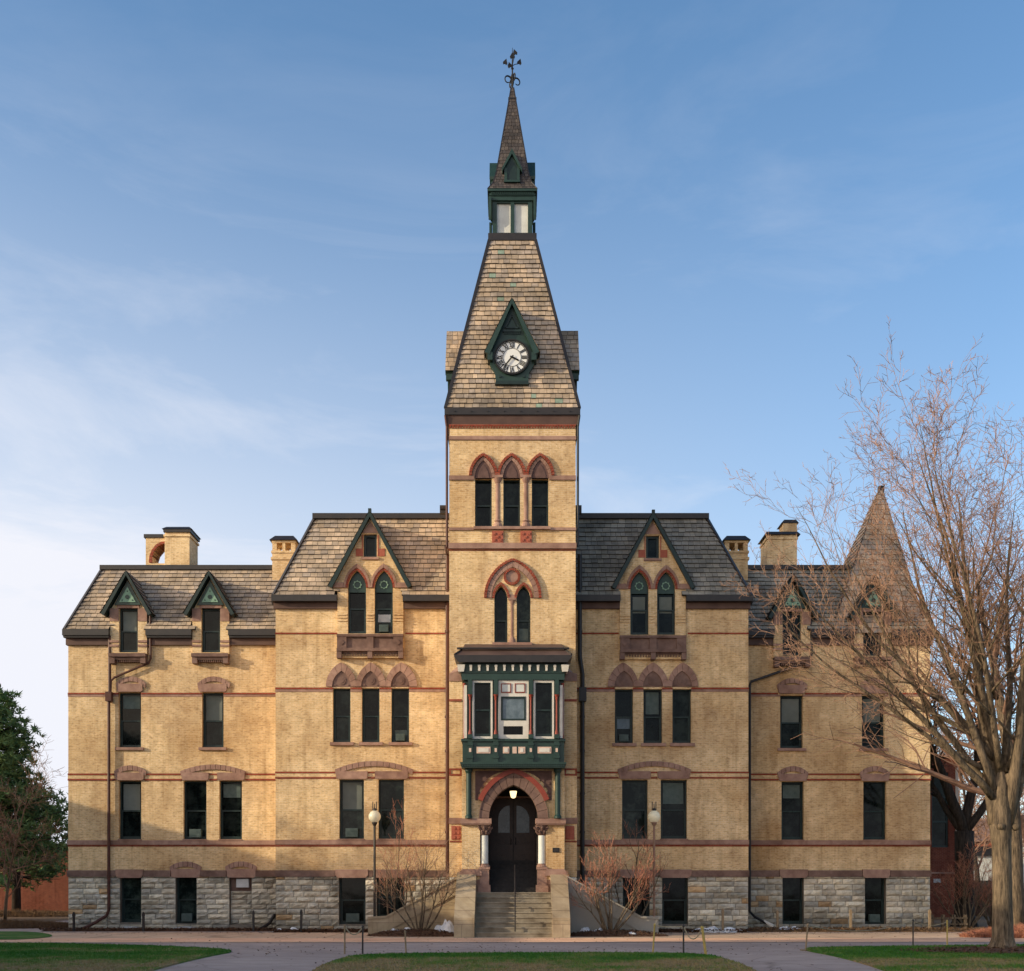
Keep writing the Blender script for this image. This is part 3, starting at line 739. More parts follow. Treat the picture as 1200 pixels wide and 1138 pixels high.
    mb = MB(); mb.box(tl - g * .08, br, Yt - .14, Yt + .25, zt, PZ(602.5, Yt)); mb.box(tl - g * .08, tl + g * .3, Yt + .26, 12.8, zt, zt + .2); mb.build('ridge_cap', 'metal', rf)
    mb = MB(); mb.bar((bl_, Yb, zb + .02), (tl, Yt, zt + .05), .14, .1); mb.build('hip_flashing', 'metal', rf)
    for a, b in spans(bl_ - g * .06, br, cuts):
        mb = MB(); mb.box(a, b, Yb - .12, Yb + .15, PZ(705, Yb), zb + .01); mb.build('gutter', 'metal', rf)
    mb = MB(); mb.box(bl_ - g * .12, bl_ + g * .15, Yb + .16, 14, PZ(705, Yb), zb + .01); mb.build('gutter', 'metal', rf)
    for a, b in spans(PX(x0 if side < 0 else x1, Y) - g * .06, br, cuts):
        mb = MB(); mb.box(a, b, Y - .12, Y + .1, PZ(714, Y), PZ(704, Y)); mb.build('frieze', 'frieze', rf)
    mb = MB(); mb.box(PX(x0 if side < 0 else x1, Y) - g * .062, PX(x0 if side < 0 else x1, Y) + g * .1, Y + .101, 14, PZ(714, Y), PZ(704, Y)); mb.build('frieze', 'frieze', rf)
pavilion(-1); pavilion(1)

def gable_dormer(cx, dy):
    Y = YP - .14
    q = lambda px, py: (PX(cx + px, Y), PZ(py + dy, Y))
    def lan(a, b): 
        A = arch(q(a, 0)[0], q(b, 0)[0], q(0, 689)[1], q(0, 668.5)[1], 7)
        return [(q(b, 0)[0], q(0, 742.5)[1])] + list(reversed(A)) + [(q(a, 0)[0], q(0, 742.5)[1])]
    l1, l2 = lan(-26.3, -5), lan(5, 26.3); sm = [q(-8, 653), q(7.5, 653), q(7.5, 626), q(-8, 626)]
    mb = MB(); mb.wall([q(-38.5, 771), q(38.5, 771), q(38.5, 694), q(44.5, 688), q(0, 607), q(-44.5, 688), q(-38.5, 694)], [l1, l2, sm], Y, .3, Y + 2.0)
    d = mb.build('dormer', 'brick', hall)
    mb = MB(); mr = MB()
    for (a, b) in ((-26.3, -5), (5, 26.3)):
        z = q(0, 689)[1]; A = lambda e, f: arch(q(a - e, 0)[0], q(b + e, 0)[0], z, q(0, 668.5 - f)[1], 10)
        strip(mr, A(2.6, 3), A(0, 0), Y - .045, Y + .02, 10, .012); mr.build('red_arch', 'redbrick', d); mr = MB(); strip(mb, A(6.4 if False else 5, 7.5), A(2.6, 3), Y - .07, Y + .02, 8, .012)
    mb.box(q(-44, 0)[0], q(-31.4, 0)[0], Y - .075, Y + .2, PZ(689 + dy, Y), PZ(683 + dy, Y)); mb.box(q(31.4, 0)[0], q(44, 0)[0], Y - .075, Y + .2, PZ(689 + dy, Y), PZ(683 + dy, Y))
    mb.prism([q(-9.5, 624.8), q(9.5, 624.8), q(0, 611)], Y - .03, Y + .1)
    mb.box(q(-10.5, 0)[0], q(10, 0)[0], Y - .07, Y + .2, q(0, 656)[1], q(0, 653.2)[1])
    mb.build('stone_trim', 'brownstone', d)
    mr = MB()
    for s in (-1, 1):
        a, b = sorted((q(s * 8.9, 0)[0], q(s * 17, 0)[0])); mr.box(a, b, Y - .02, Y + .1, q(0, 652)[1], q(0, 643)[1])
        a, b = sorted((q(s * 8.6, 0)[0], q(s * 9.8, 0)[0])); mr.box(a, b, Y - .03, Y + .1, q(0, 652)[1], q(0, 627)[1]); mr.build('carved_panel', 'terracotta', d); mr = MB()
    # brick corbel bands on the piers
    mb = MB()
    for a, b in ((-38.5, -27.2), (-4.2, 4.2), (27.2, 38.5)):
        for y in (719.5, 723, 726.5): mb.box(q(a, 0)[0] - .01, q(b, 0)[0] + .01, Y - .035, Y + .1, q(0, y + 1.6)[1], q(0, y)[1])
    mb.build('corbel_band', 'brick', d)
    # brownstone balcony ledge
    mb = MB(); mb.box(q(-38.8, 0)[0], q(38.8, 0)[0], Y - .16, Y + .1, q(0, 747)[1], q(0, 744)[1]); mb.box(q(-38.8, 0)[0], q(38.8, 0)[0], Y - .2, Y + .1, q(0, 764)[1], q(0, 760.5)[1])
    mb.box(q(-37.5, 0)[0], q(37.5, 0)[0], Y - .06, Y + .1, q(0, 760.4)[1], q(0, 747.1)[1])
    for a, b in ((-38.5, -27.5), (-4, 4), (27.5, 38.5)): mb.box(q(a, 0)[0], q(b, 0)[0], Y - .14, Y - .061, q(0, 760.4)[1], q(0, 747.1)[1])
    for s in (-33, 33):
        c = q(s, 753.7); r = .11; mb.prism([(c[0] + r, c[1]), (c[0], c[1] + r), (c[0] - r, c[1]), (c[0], c[1] - r)], Y - .165, Y - .141)
    mb.build('balcony', 'brownstone_dark', d)
    mb = MB()
    for s in (-36, 0, 36): mb.box(q(s - 2.8, 0)[0], q(s + 2.8, 0)[0], Y - .17, Y + .1, q(0, 772)[1], q(0, 764.1)[1]); mb.build('bracket', 'brownstone_dark', d); mb = MB()
    mb.box(q(-33, 0)[0], q(33, 0)[0], Y - .05, Y + .1, q(0, 765.9)[1], q(0, 764.1)[1])
    for k in range(20): x = q(-31 + k * 3.2, 0)[0]; mb.box(x, x + .05, Y - .06, Y + .1, q(0, 768.5)[1], q(0, 766)[1])
    mb.build('ledge', 'brownstone_dark', d)
    # roof
    mb = MB(); mb2 = MB()
    for s in (-1, 1):
        a = Vector((q(0, 600)[0], 0, q(0, 600)[1])); b = Vector((q(s * 48.5, 688)[0], 0, q(s * 48.5, 688)[1]))
        dn = (b - a).normalized(); nn = Vector((-dn.z, 0, dn.x))
        if nn.z > 0: nn = -nn
        y0, y1 = Y - .22, Y + 1.75; t = .16
        mb.prism([(p.x, p.z) for p in (a, b, b + nn * t, a + Vector((0, 0, nn.z * t * 3.2)))], y0, y0 + .1)
        mb.prism([(p.x, p.z) for p in (a + nn * .04, b + nn * .04, b + nn * t * .85, a + Vector((0, 0, nn.z * t * 2.8)))], y0 + .101, y1)
        if s < 0: tiles(mb2, (b.x, y1, b.z), (b.x, y0, b.z), (a.x, y0, a.z), (a.x, y1, a.z), .27, .3, .02, .7)
        else: tiles(mb2, (b.x, y0, b.z), (b.x, y1, b.z), (a.x, y1, a.z), (a.x, y0, a.z), .27, .3, .02, .7)
    mb.box(q(0, 0)[0] - .06, q(0, 0)[0] + .06, Y - .24, Y - .1, q(0, 603)[1], q(0, 598)[1])
    mb.build('bargeboard', 'darkgreen', d); mb2.build('dormer_roof', 'tiles', d)
    window(d, l1, Y, mid=.4, rec=.14, blind=(.36, .62)if dy else None); window(d, l2, Y, mid=.4, rec=.14, blind=(.2, .32, 'greypaint') if not dy else (.36, .62), ac=not dy); window(d, sm, Y, mid=-1, rec=.12, fw=.09)
    mb = MB(); mw = MB()
    for c in (-15.6, 15.6):
        o = [(q(c, 0)[0] + (.02 if False else 0), 0)]
        z = q(0, 693.5)[1]; A = arch(q(c - 10, 0)[0], q(c + 10, 0)[0], q(0, 689)[1], q(0, 670)[1], 7)
        mb.prism([(q(c + 10, 0)[0], z)] + list(reversed(A)) + [(q(c - 10, 0)[0], z)], Y + .12, Y + .16)
        cc = q(c, 684.5); n = 16
        oo = [(cc[0] + (.155 + .02 * math.cos(8 * 2 * math.pi * i / 32)) * math.cos(2 * math.pi * i / 32), cc[1] + (.155 + .02 * math.cos(8 * 2 * math.pi * i / 32)) * math.sin(2 * math.pi * i / 32)) for i in range(33)]
        ii = [(cc[0] + .12 * math.cos(2 * math.pi * i / 32), cc[1] + .12 * math.sin(2 * math.pi * i / 32)) for i in range(33)]
        strip(mw, oo, ii, Y + .09, Y + .119, 16, 0)
        mb.build('arched_panel', 'green', d); mw.build('rosette_ring', 'palegreen', d); mb = MB(); mw = MB()
gable_dormer(434, 0); gable_dormer(765, 1.5)

# ---- tower shaft
def tower():
    Y = YT; q = lambda px, py: (PX(px, Y), PZ(py, Y))
    lw = [(579.3, 594.6), (605.5, 621.7)]
    tri = [(556.6, 576.3), (589.8, 609.5), (623.2, 642.8)]
    L = [lancet(a, b, 701, 686, 753, Y) for a, b in lw]
    T = [rect(a, b, 560.5, 617.5, Y) for a, b in tri]
    xa, xb = q(526.5, 0)[0], q(674.5, 0)[0]
    mb = MB(); mb.wall([(xa, q(0, 800)[1]), (xb, q(0, 800)[1]), (xb, q(0, 484)[1]), (xa, q(0, 484)[1])], L + T, Y, .35, Y + 4.7)
    # closed back so the shaft is solid above the roofs
    mb.face([(xa, Y + 4.7, 6), (xb, Y + 4.7, 6), (xb, Y + 4.7, q(0, 484)[1]), (xa, Y + 4.7, q(0, 484)[1])])
    tw = mb.build('tower_wall', 'brick', hall)
    mb = MB(); 
    def bd(a, b, y0, y1, pr, m): m.box(q(a, 0)[0], q(b, 0)[0], Y - pr, Y + .05, q(0, y1)[1], q(0, y0)[1])
    bd(526, 675, 511.5, 515.8, .05, mb); bd(526, 555.5, 557.8, 562.8, .06, mb); bd(643.5, 675, 557.8, 562.8, .06, mb)
    bd(526, 555.5, 618.5, 621.8, .05, mb); bd(644, 675, 618.5, 621.8, .05, mb); bd(525.6, 675.4, 637, 643.5, .1, mb); bd(555, 645, 617.8, 621, .12, mb)
    bd(577, 623.5, 753.5, 757, .12, mb)
    mb.build('string_course', 'brownstone', hall)
    mb = MB(); bd(526, 675, 644.2, 645.3, .03, mb)
    for k in range(46): x = q(526.8 + k * 3.22, 0)[0]; mb.box(x, x + .05, Y - .05, Y + .02, q(0, 502)[1], q(0, 499.5)[1])
    bd(526.2, 674.8, 498, 499.6, .06, mb); mb.build('red_brick_band', 'redbrick', hall)
    # three lancet heads
    for (a, b) in tri:
        z = q(0, 560.5)[1]; A = lambda e, ap: arch(q(a - e, 0)[0], q(b + e, 0)[0], z, q(0, ap)[1], 10)
        mb = MB(); strip(mb, A(3.6, 535.5), A(.2, 539.5), Y - .05, Y + .02, 10, .012); h = mb.build('window_arch', 'brownstone', hall)
        mb = MB(); A2 = lambda e, ap: arch(q(a - e, 0)[0], q(b + e, 0)[0], q(0, 557.7)[1], q(0, ap)[1], 10)
        strip(mb, A2(6.9, 531.5), A2(3.7, 535.2), Y - .1, Y + .02, 16, .014); mb.build('red_hood', 'redbrick', h)
        mb = MB(); mb.prism(A(.2, 539.5), Y - .012, Y + .1); mb.prism(A(-3.2, 544.5), Y - .03, Y - .0121); mb.build('tympanum', 'purplestone', h)
    for c in (583.2, 616.4):
        mb = MB(); k = K(Y); cx = q(c, 0)[0]; Z = lambda p: q(0, p)[1]
        mb.box(cx - .19, cx + .19, Y - .1, Y + .3, Z(560.4), Z(557.5))
        mb.lathe(cx, Y + .06, [(.19, Z(560.5)), (.14, Z(564)), (.11, Z(566)), (.1, Z(566.2)), (.1, Z(609)), (.15, Z(610.5)), (.11, Z(612)), (.17, Z(615)), (.18, Z(617.4))][::-1], 14)
        mb.build('column', 'brownstone', hall)
        mb = MB(); mb.box(q(c - 6.6, 0)[0], q(c + 6.6, 0)[0], Y - .06, Y + .05, Z(636.5), Z(622.5))
        for i in range(3):
            for j in range(3): 
                if (i + j) % 2 == 0: mb.box(q(c - 5 + i * 3.6, 0)[0], q(c - 2.4 + i * 3.6, 0)[0], Y - .09, Y - .059, Z(627.5 + j * 3.6), Z(624.8 + j * 3.6))
        mb.build('carved_block', 'terracotta', hall)
    for w in T: window(hall, w, Y, mid=.47, rec=.2, fw=.04)
    # big relieving arch with roundel
    z = q(0, 701)[1]; A = lambda a, b, ap: arch(q(a, 0)[0], q(b, 0)[0], z, q(0, ap)[1], 14)
    mb = MB(); strip(mb, A(570.5, 631.5, 658), A(576, 626, 664.5), Y - .06, Y + .02, 14, .014); h = mb.build('relieving_arch', 'brownstone', hall)
    mb = MB(); strip(mb, A(567.3, 634.6, 654.8), A(570.4, 631.6, 657.8), Y - .1, Y + .02, 34, .014)
    for a, b in lw: strip(mb, arch(q(a - 2.6, 0)[0], q(b + 2.6, 0)[0], z, q(0, 682.5)[1], 10), arch(q(a, 0)[0], q(b, 0)[0], z, q(0, 686)[1], 10), Y - .055, Y + .02, 14, .012)
    cc = q(600, 676.2)
    circ = lambda r: [(cc[0] + r * math.cos(2 * math.pi * i / 32), cc[1] + r * math.sin(2 * math.pi * i / 32)) for i in range(33)]
    strip(mb, circ(.31), circ(.22), Y - .09, Y + .02, 24, .012)
    mb.build('red_hood', 'redbrick', h)
    mb = MB(); mb.prism(circ(.22)[:-1], Y - .03, Y + .02); mb.box(q(596.8, 0)[0], q(603.5, 0)[0], Y - .03, Y + .02, q(0, 701)[1], q(0, 697)[1]); mb.build('roundel', 'brownstone', h)
    mb = MB(); cx = q(600.1, 0)[0]; Z = lambda p: q(0, p)[1]
    mb.box(cx - .14, cx + .14, Y - .08, Y + .2, Z(703.5), Z(700.9)); mb.lathe(cx, Y + .06, [(.14, Z(753.3)), (.13, Z(750)), (.09, Z(747)), (.08, Z(745)), (.08, Z(709)), (.13, Z(703.6))], 14); mb.build('column', 'brownstone', hall)
    for i, w in enumerate(L): window(hall, w, Y, mid=.4, rec=.2, fw=.04, blind=(.06, .27, 'acunit') if i else None)
    # downspouts in the corners and along the shaft
    for s in (-1, 1):
        mb = MB(); x = q(523.6 if s < 0 else 677.2, 0)[0]
        mb.tube([(x + s * .05, Y - .1, Z(488)), (x, Y + .0, Z(500)), (x, Y + .05, Z(596)), (x, Y + .1, Z(640))], .045, 8)
        Yc = YP - .15; xx = PX(524.3 if s < 0 else 679.5, Yc)
        mb.tube([(x, Y + .1, Z(640)), (xx, Yc, PZ(650, Yc)), (xx, Yc, PZ(775, Yc)), (xx, Yc, PZ(1022, Yc))] if s < 0 else [(xx, Yc, PZ(650, Yc)), (xx, Yc, PZ(770, Yc)), (PX(682.5, Yc), Yc, PZ(790, Yc)), (PX(682.5, Yc), Yc, PZ(1035, Yc))], .075 if s < 0 else .085, 8)
        if s > 0: mb.box(PX(678.5, Yc), PX(687, Yc), Yc - .15, Yc + .15, PZ(822, Yc), PZ(806, Yc))
        for y in (690, 740, 840, 880, 930, 975): mb.tube([(PX(524.3 if s < 0 else 682.5 if y > 780 else 679.5, Yc), Yc, PZ(y + 1.5, Yc)), (PX(524.3 if s < 0 else 682.5 if y > 780 else 679.5, Yc), Yc, PZ(y - 1.5, Yc))], .1, 8)
        mb.build('downspout', 'copper' if s < 0 else 'metal', hall)
        mb = MB(); xx = PX(519.5 if s < 0 else 677.5, YP + .3)
        mb.box(xx - .12, xx + .12, .2, .45, PZ(602, .3), PZ(593, .3)); mb.tube([(xx - .1, .18, PZ(597, .3)), (xx + .2 * -s, .18, PZ(597, .3))], .06, 8); mb.build('floodlight', 'metal', hall)
tower()

# outer downspouts on the wings
def drop(pts, mt='copper', r=.06, boxes=()):
    mb = MB(); mb.tube(pts, r, 8)
    for b in boxes: mb.box(*b)
    for k in range(1, 4):
        pass
    return mb.build('downspout', mt, hall)
Yd = YW - .14; P3 = lambda px, py, Y=Yd: (PX(px, Y), Y, PZ(py, Y))
drop([P3(128.5, 745), P3(128.5, 810), P3(127.5, 815), P3(127.5, 1066), P3(125, 1073), P3(112, 1081, Yd - .2), P3(92, 1091, Yd - .5)], 'copper', .065, [(PX(124.5, Yd), PX(131.5, Yd), Yd - .13, Yd + .1, PZ(822, Yd), PZ(811, Yd))])
drop([P3(176, 722), P3(176.5, 772), P3(174, 777), P3(134, 794), P3(130, 798), P3(129.5, 812)], 'copper', .045)
drop([P3(950, 722), P3(951, 766), P3(946, 776), P3(880, 799), P3(878.5, 804), P3(878.5, 1068), P3(884, 1074, Yd - .2), P3(903, 1085, Yd - .5)], 'metal', .055)
drop([P3(321.8, 1072), P3(316, 1082, Yd - .3), P3(303, 1090, Yd - .6)], 'metal', .07)
mb = MB(); a = Vector(P3(895, 1080, Yd - .35)); b = Vector(P3(906, 1086, Yd - .52)); mb.tube([a, b], [.07, .1], 10); mb.build('downspout_extension', 'white', hall)

# ---- tower cornice, roof, clock dormers
TCX, TCY = 0.015, YT + 2.36
def ring_of(hw, z): return [(TCX - hw, TCY - hw, z), (TCX + hw, TCY - hw, z), (TCX + hw, TCY + hw, z), (TCX - hw, TCY + hw, z)]
def four(mb, hb, zb, ht, zt, **kw):
    A, B = ring_of(hb, zb), ring_of(ht, zt)
    for k in range(4): tiles(mb, A[k], A[(k + 1) % 4], B[(k + 1) % 4], B[k], **kw)
HB = 2.43; zE = PZ(478, YT - .1); 
HT = .86; zTt = PZ(282, TCY - HT)
def tower_roof():
    mb = MB(); four(mb, HB, zE, HT, zTt, ch=.205, tw=.25, green=.012)
    rf = mb.build('tower_roof', 'tiles', hall)
    mb = MB(); A, B = ring_of(HB + .02, zE), ring_of(HT + .02, zTt)
    for k in range(4): mb.bar(A[k], B[k], .11, .11)
    mb.build('hip_flashing', 'metal', rf)
    mb = MB(); h = HB + .03; z = PZ(486, YT - .1); mb.box(TCX - h - .02, TCX + h + .02, TCY - h - .02, TCY + h + .02, z, zE + .01); 
    for k in range(8): x = TCX - 2.1 + k * .6; mb.box(x - .02, x + .02, TCY - h - .05, TCY - h - .02, zE - .15, zE - .11)
    mb.build('gutter', 'metal', rf)
    mb = MB(); mb.hexa([(TCX + a * 2.37, TCY + b * 2.37, PZ(498, YT)) for a, b in ((-1, -1), (1, -1), (1, 1), (-1, 1))] + [(TCX + a * 2.42, TCY + b * 2.42, z - .003) for a, b in ((-1, -1), (1, -1), (1, 1), (-1, 1))]); mb.build('frieze', 'frieze', rf)
tower_roof()

def rotk(p, k):
    x, y, z = p[0] - TCX, p[1] - TCY, p[2]
    for _ in range(k): x, y = -y, x
    return (x + TCX, y + TCY, z)
def clock_dormer(k):
    Y = TCY - 2.38; q = lambda px, py: (PX(600 + px, Y), PZ(py, Y))
    # work with front geometry then rotate by k quarter turns
    out = []
    def fin(mb, name, mt, parent):
        mb.v = [rotk(v, k) for v in mb.v]; return mb.build(name, mt, parent)
    body = [q(-18.5, 449), q(18.5, 449), q(20, 436), q(26, 426), q(26.5, 408), q(0, 358), q(-26.5, 408), q(-26, 426), q(-20, 436)]
    mb = MB(); mb.prism(body, Y + .06, Y + 1.5); d = fin(mb, 'clock_dormer', 'green', hall)
    mb = MB(); mb.prism([q(-20, 450.5), q(20, 450.5), q(19, 446.5), q(-19, 446.5)], Y - .03, Y + .2)
    mb.prism([q(-11, 388.5), q(11, 388.5), q(10, 386), q(-10, 386)], Y + .0, Y + .1)
    for j in range(9): mb.prism([q(-9 + j * 2.2, 391), q(-8 + j * 2.2, 391), q(-8 + j * 2.2, 388.6), q(-9 + j * 2.2, 388.6)], Y + .01, Y + .1)
    P = [q(-8, 384), q(8, 384), q(0, 369)]
    for i in range(3): a, b = P[i], P[(i + 1) % 3]; mb.bar((a[0], Y + .03, a[1]), (b[0], Y + .03, b[1]), .05, .06, up=(0, 1, 0))
    for p in ((-14, 440.5), (14, 440.5)): c = q(*p); mb.prism([(c[0] + .045 * math.cos(t * math.pi / 4), c[1] + .045 * math.sin(t * math.pi / 4)) for t in range(8)], Y + .02, Y + .061)
    fin(mb, 'dormer_trim', 'darkgreen', d)
    mb = MB(); mb2 = MB()
    for s in (-1, 1):
        a = Vector((q(0, 351.5)[0], 0, q(0, 351.5)[1])); b = Vector((q(s * 32, 414.5)[0], 0, q(s * 32, 414.5)[1]))
        dn = (b - a).normalized(); nn = Vector((-dn.z, 0, dn.x))
        if nn.z > 0: nn = -nn
        y0, y1 = Y - .16, Y + 1.75; t = .2
        mb.prism([(p.x, p.z) for p in (a, b, b + nn * t, a + Vector((0, 0, nn.z * t * 2.2)))], y0, y0 + .1)
        mb.prism([(p.x, p.z) for p in (a + nn * .05, b + nn * .05 , b + nn * .17, a + Vector((0, 0, nn.z * .4)))], y0 + .101, y1)
        bb = b + nn * .22; mb.box(bb.x - .09, bb.x + .09, y0 + .02, Y + .3, bb.z - .18, bb.z + .1)
        a2 = a + Vector((0, 0, .01)); b2 = b
        if s < 0: tiles(mb2, (b2.x, y1, b2.z), (b2.x, y0, b2.z), (a2.x, y0, a2.z), (a2.x, y1, a2.z), .25, .26, .02)
        else: tiles(mb2, (b2.x, y0, b2.z), (b2.x, y1, b2.z), (a2.x, y1, a2.z), (a2.x, y0, a2.z), .25, .26, .02)
    fin(mb, 'bargeboard', 'green', d); mb2.v = [rotk(v, k) for v in mb2.v]; mb2.build('dormer_roof', 'tiles', d)
    c = q(0, 418.5); r0 = 19.6 * K(Y)
    circ = lambda r, n=48: [(c[0] + r * math.cos(2 * math.pi * i / n), c[1] + r * math.sin(2 * math.pi * i / n)) for i in range(n + 1)]
    mb = MB(); mb.prism(circ(r0)[:-1], Y + .02, Y + .061); cf = fin(mb, 'clock_face', 'clockwhite', d)
    mb = MB(); strip(mb, circ(r0 * 1.06), circ(r0 * .97), Y - .03, Y + .03, 24, 0)
    strip(mb, circ(r0 * .93), circ(r0 * .905), Y + .008, Y + .019, 24, 0); strip(mb, circ(r0 * .555), circ(r0 * .53), Y + .008, Y + .019, 24, 0)
    for i in range(60):
        t = math.radians(6 * i); mb.bar((c[0] + r0 * .93 * math.sin(t), Y + .014, c[1] + r0 * .93 * math.cos(t)), (c[0] + r0 * .975 * math.sin(t), Y + .014, c[1] + r0 * .975 * math.cos(t)), .008, .01, up=(0, 1, 0))
    nums = ['XII', 'I', 'II', 'III', 'IIII', 'V', 'VI', 'VII', 'VIII', 'IX', 'X', 'XI']
    for i, s in enumerate(nums):
        t = math.radians(30 * i); wd = {'I': .045, 'V': .10, 'X': .10}; W = sum(wd[ch] for ch in s) * r0 / .6; x = -W / 2; ri, ro = r0 * .58, r0 * .89
        er = (math.sin(t), math.cos(t)); et = (math.cos(t), -math.sin(t))
        def pt(u, r): return (c[0] + er[0] * r + et[0] * u, Y + .013, c[1] + er[1] * r + et[1] * u)
        for ch in s:
            w = wd[ch] * r0 / .6
            if ch == 'I': mb.bar(pt(x + w / 2, ri), pt(x + w / 2, ro), .028 * r0 / .6, .01, up=(0, 1, 0))
            if ch == 'X': mb.bar(pt(x + .01, ri), pt(x + w - .01, ro), .018, .01, up=(0, 1, 0)); mb.bar(pt(x + .01, ro), pt(x + w - .01, ri), .032, .012, up=(0, 1, 0))
            if ch == 'V': mb.bar(pt(x + w / 2, ri), pt(x + .01, ro), .032, .01, up=(0, 1, 0)); mb.bar(pt(x + w / 2, ri), pt(x + w - .01, ro), .018, .012, up=(0, 1, 0))
            x += w
    fin(mb, 'clock_numerals', 'black', d)
    for nm, ang, L, w in (('hour_hand', 116, .50, .06), ('minute_hand', 219, .82, .045)):
        t = math.radians(ang); e = (math.sin(t), math.cos(t)); f = (e[1], -e[0])
        def pt(u, r): return (c[0] + e[0] * r * r0 + f[0] * u, c[1] + e[1] * r * r0 + f[1] * u)
        mb = MB(); y = Y - .012 if nm[0] == 'h' else Y - .03
        mb.prism([pt(-w * .5, -.12), pt(w * .5, -.12), pt(w * .55, L * .75), pt(0, L), pt(-w * .55, L * .75)], y, y + .014); fin(mb, nm, 'black', d)
for k in (0, 1, 3, 2): clock_dormer(k)

# ---- belfry, spire, finial
def spire():
    Y = TCY - .75; k = K(TCY)
    zs = lambda py, hw=.75: PZ(py, TCY - hw)
    mb = MB(); mb.box(TCX - .92, TCX + .92, TCY - .92, TCY + .92, zs(281.5, .9), zs(276)); mb.box(TCX - .86, TCX + .86, TCY - .86, TCY + .86, zs(276) + .002, zs(275)); mb.build('belfry_base', 'metal', hall)
    mb = MB(); h = .76
    z0, z1 = zs(275) + .003, zs(236)
    for a in (-1, 1):
        for b in (-1, 1): mb.box(TCX + a * h, TCX + a * (h - .17), TCY + b * h, TCY + b * (h - .17), z0, z1)
    for b in (-1, 1):
        mb.box(TCX - .07, TCX + .07, TCY + b * h, TCY + b * (h - .14), z0, z1); mb.box(TCX + b * h, TCX + b * (h - .14), TCY - .07, TCY + .07, z0, z1)
    for zz in ((z0, z0 + .07), (z1 - .06, z1)):
        for b in (-1, 1):
            mb.box(TCX - h + .002, TCX + h - .002, TCY + b * (h - .01), TCY + b * (h - .13), *zz); mb.box(TCX + b * (h - .01), TCX + b * (h - .13), TCY - h + .002, TCY + h - .002, *zz)
    bf = mb.build('belfry', 'green', hall)
    mb = MB(); mb.box(TCX - .66, TCX + .66, TCY - .66, TCY + .66, z0 + .01, z1 - .01); mb.build('louvre_panel', 'greywhite', bf)
    # cornice and dentils
    mb = MB(); z2, z3 = zs(236) + .002, zs(224.5)
    mb.box(TCX - .82, TCX + .82, TCY - .82, TCY + .82, z2, z2 + .16); mb.box(TCX - .86, TCX + .86, TCY - .86, TCY + .86, z2 + .161, z3 - .09); mb.box(TCX - .94, TCX + .94, TCY - .94, TCY + .94, z3 - .089, z3)
    for s in range(4):
        for j in range(20): 
            x = TCX - .8 + j * .082; p = MB(); p.box(x, x + .042, TCY - .895, TCY - .85, z3 - .17, z3 - .09); i = len(mb.v); mb.v += [rotk(v, s) for v in p.v]; mb.f += [tuple(i + n for n in f) for f in p.f]; mb.c += p.c; mb.m += p.m
        # corner brackets hanging beside the belfry
        for sx in (-1, 1):
            p = MB(); x = TCX + sx * .87; p.prism([(x - .04, z2 + .1), (x - .04, z2 - .62), (x - .01 * sx, z2 - .78), (x + .04, z2 - .62), (x + .04, z2 + .1)], TCY - .88, TCY - .80)
            i = len(mb.v); mb.v += [rotk(v, s) for v in p.v]; mb.f += [tuple(i + n for n in f) for f in p.f]; mb.c += p.c; mb.m += p.m
    mb.build('belfry_cornice', 'green', hall)
    mb = MB(); prof = [(.93, z3 + .003), (.72, zs(214, .7)), (.60, zs(200, .6)), (.14, PZ(120, TCY - .1)), (.05, PZ(104, TCY))]
    for (a, b), (c, d) in zip(prof, prof[1:]): four(mb, a, b, c, d, ch=.15, tw=.14, th=.010, dark=.62, pal=[(.14, .115, .11), (.18, .15, .135), (.11, .095, .095)])
    sp = mb.build('spire', 'tiles', hall)
    mb = MB()
    for (a, b), (c, d) in zip(prof, prof[1:]):
        A, B = ring_of(a, b), ring_of(c, d)
        for j in range(4): mb.bar(A[j], B[j], .045, .045)
    zc = PZ(119, TCY); mb.box(TCX - .16, TCX + .16, TCY - .16, TCY + .16, zc, zc + .06); mb.build('spire_ribs', 'metal', sp)
    for s in range(4):   # lucarnes
        Yl = TCY - .86; q = lambda px, py: (PX(600 + px, Yl), PZ(py, Yl))
        mb = MB(); mb.prism([q(-8.6, 212), q(8.6, 212), q(8.6, 196), q(0, 180), q(-8.6, 196)], Yl + .1, Yl + .6)
        for sx in (-1, 1):
            a, b = q(0, 174), q(sx * 12, 197.5); mb.prism([a, b, (b[0] - sx * .02, b[1] - .1), (a[0], a[1] - .2)], Yl - .02, Yl + .7)
            mb.prism([q(sx * 5.6, 211.5), q(sx * 9, 211.5), q(sx * 9, 196), q(sx * 5.6, 196)], Yl + .04, Yl + .12)
        mb.prism([q(-9.5, 213), q(9.5, 213), q(9.5, 210.8), q(-9.5, 210.8)], Yl + .0, Yl + .2)
        mb.v = [rotk(v, s) for v in mb.v]; mb.build('lucarne', 'green', sp)
        mb = MB(); mb.prism([q(-5.5, 210.5), q(5.5, 210.5), q(5.5, 197), q(0, 186), q(-5.5, 197)], Yl + .07, Yl + .098); mb.v = [rotk(v, s) for v in mb.v]; mb.build('louvre_panel', 'darkgreen', sp)
    # wrought-iron finial
    mb = MB(); Zf = lambda py: PZ(py, TCY); X = TCX; kk = K(TCY)
    mb.tube([(X, TCY, Zf(106)), (X, TCY, Zf(72)), (X, TCY, Zf(56))], [.035, .025, .008], 8)
    mb.lathe(X, TCY, [(.02, Zf(94)), (.08, Zf(91.5)), (.07, Zf(89.5)), (.02, Zf(86))], 10); mb.lathe(X, TCY, [(.02, Zf(82)), (.06, Zf(80.5)), (.02, Zf(79))], 10)
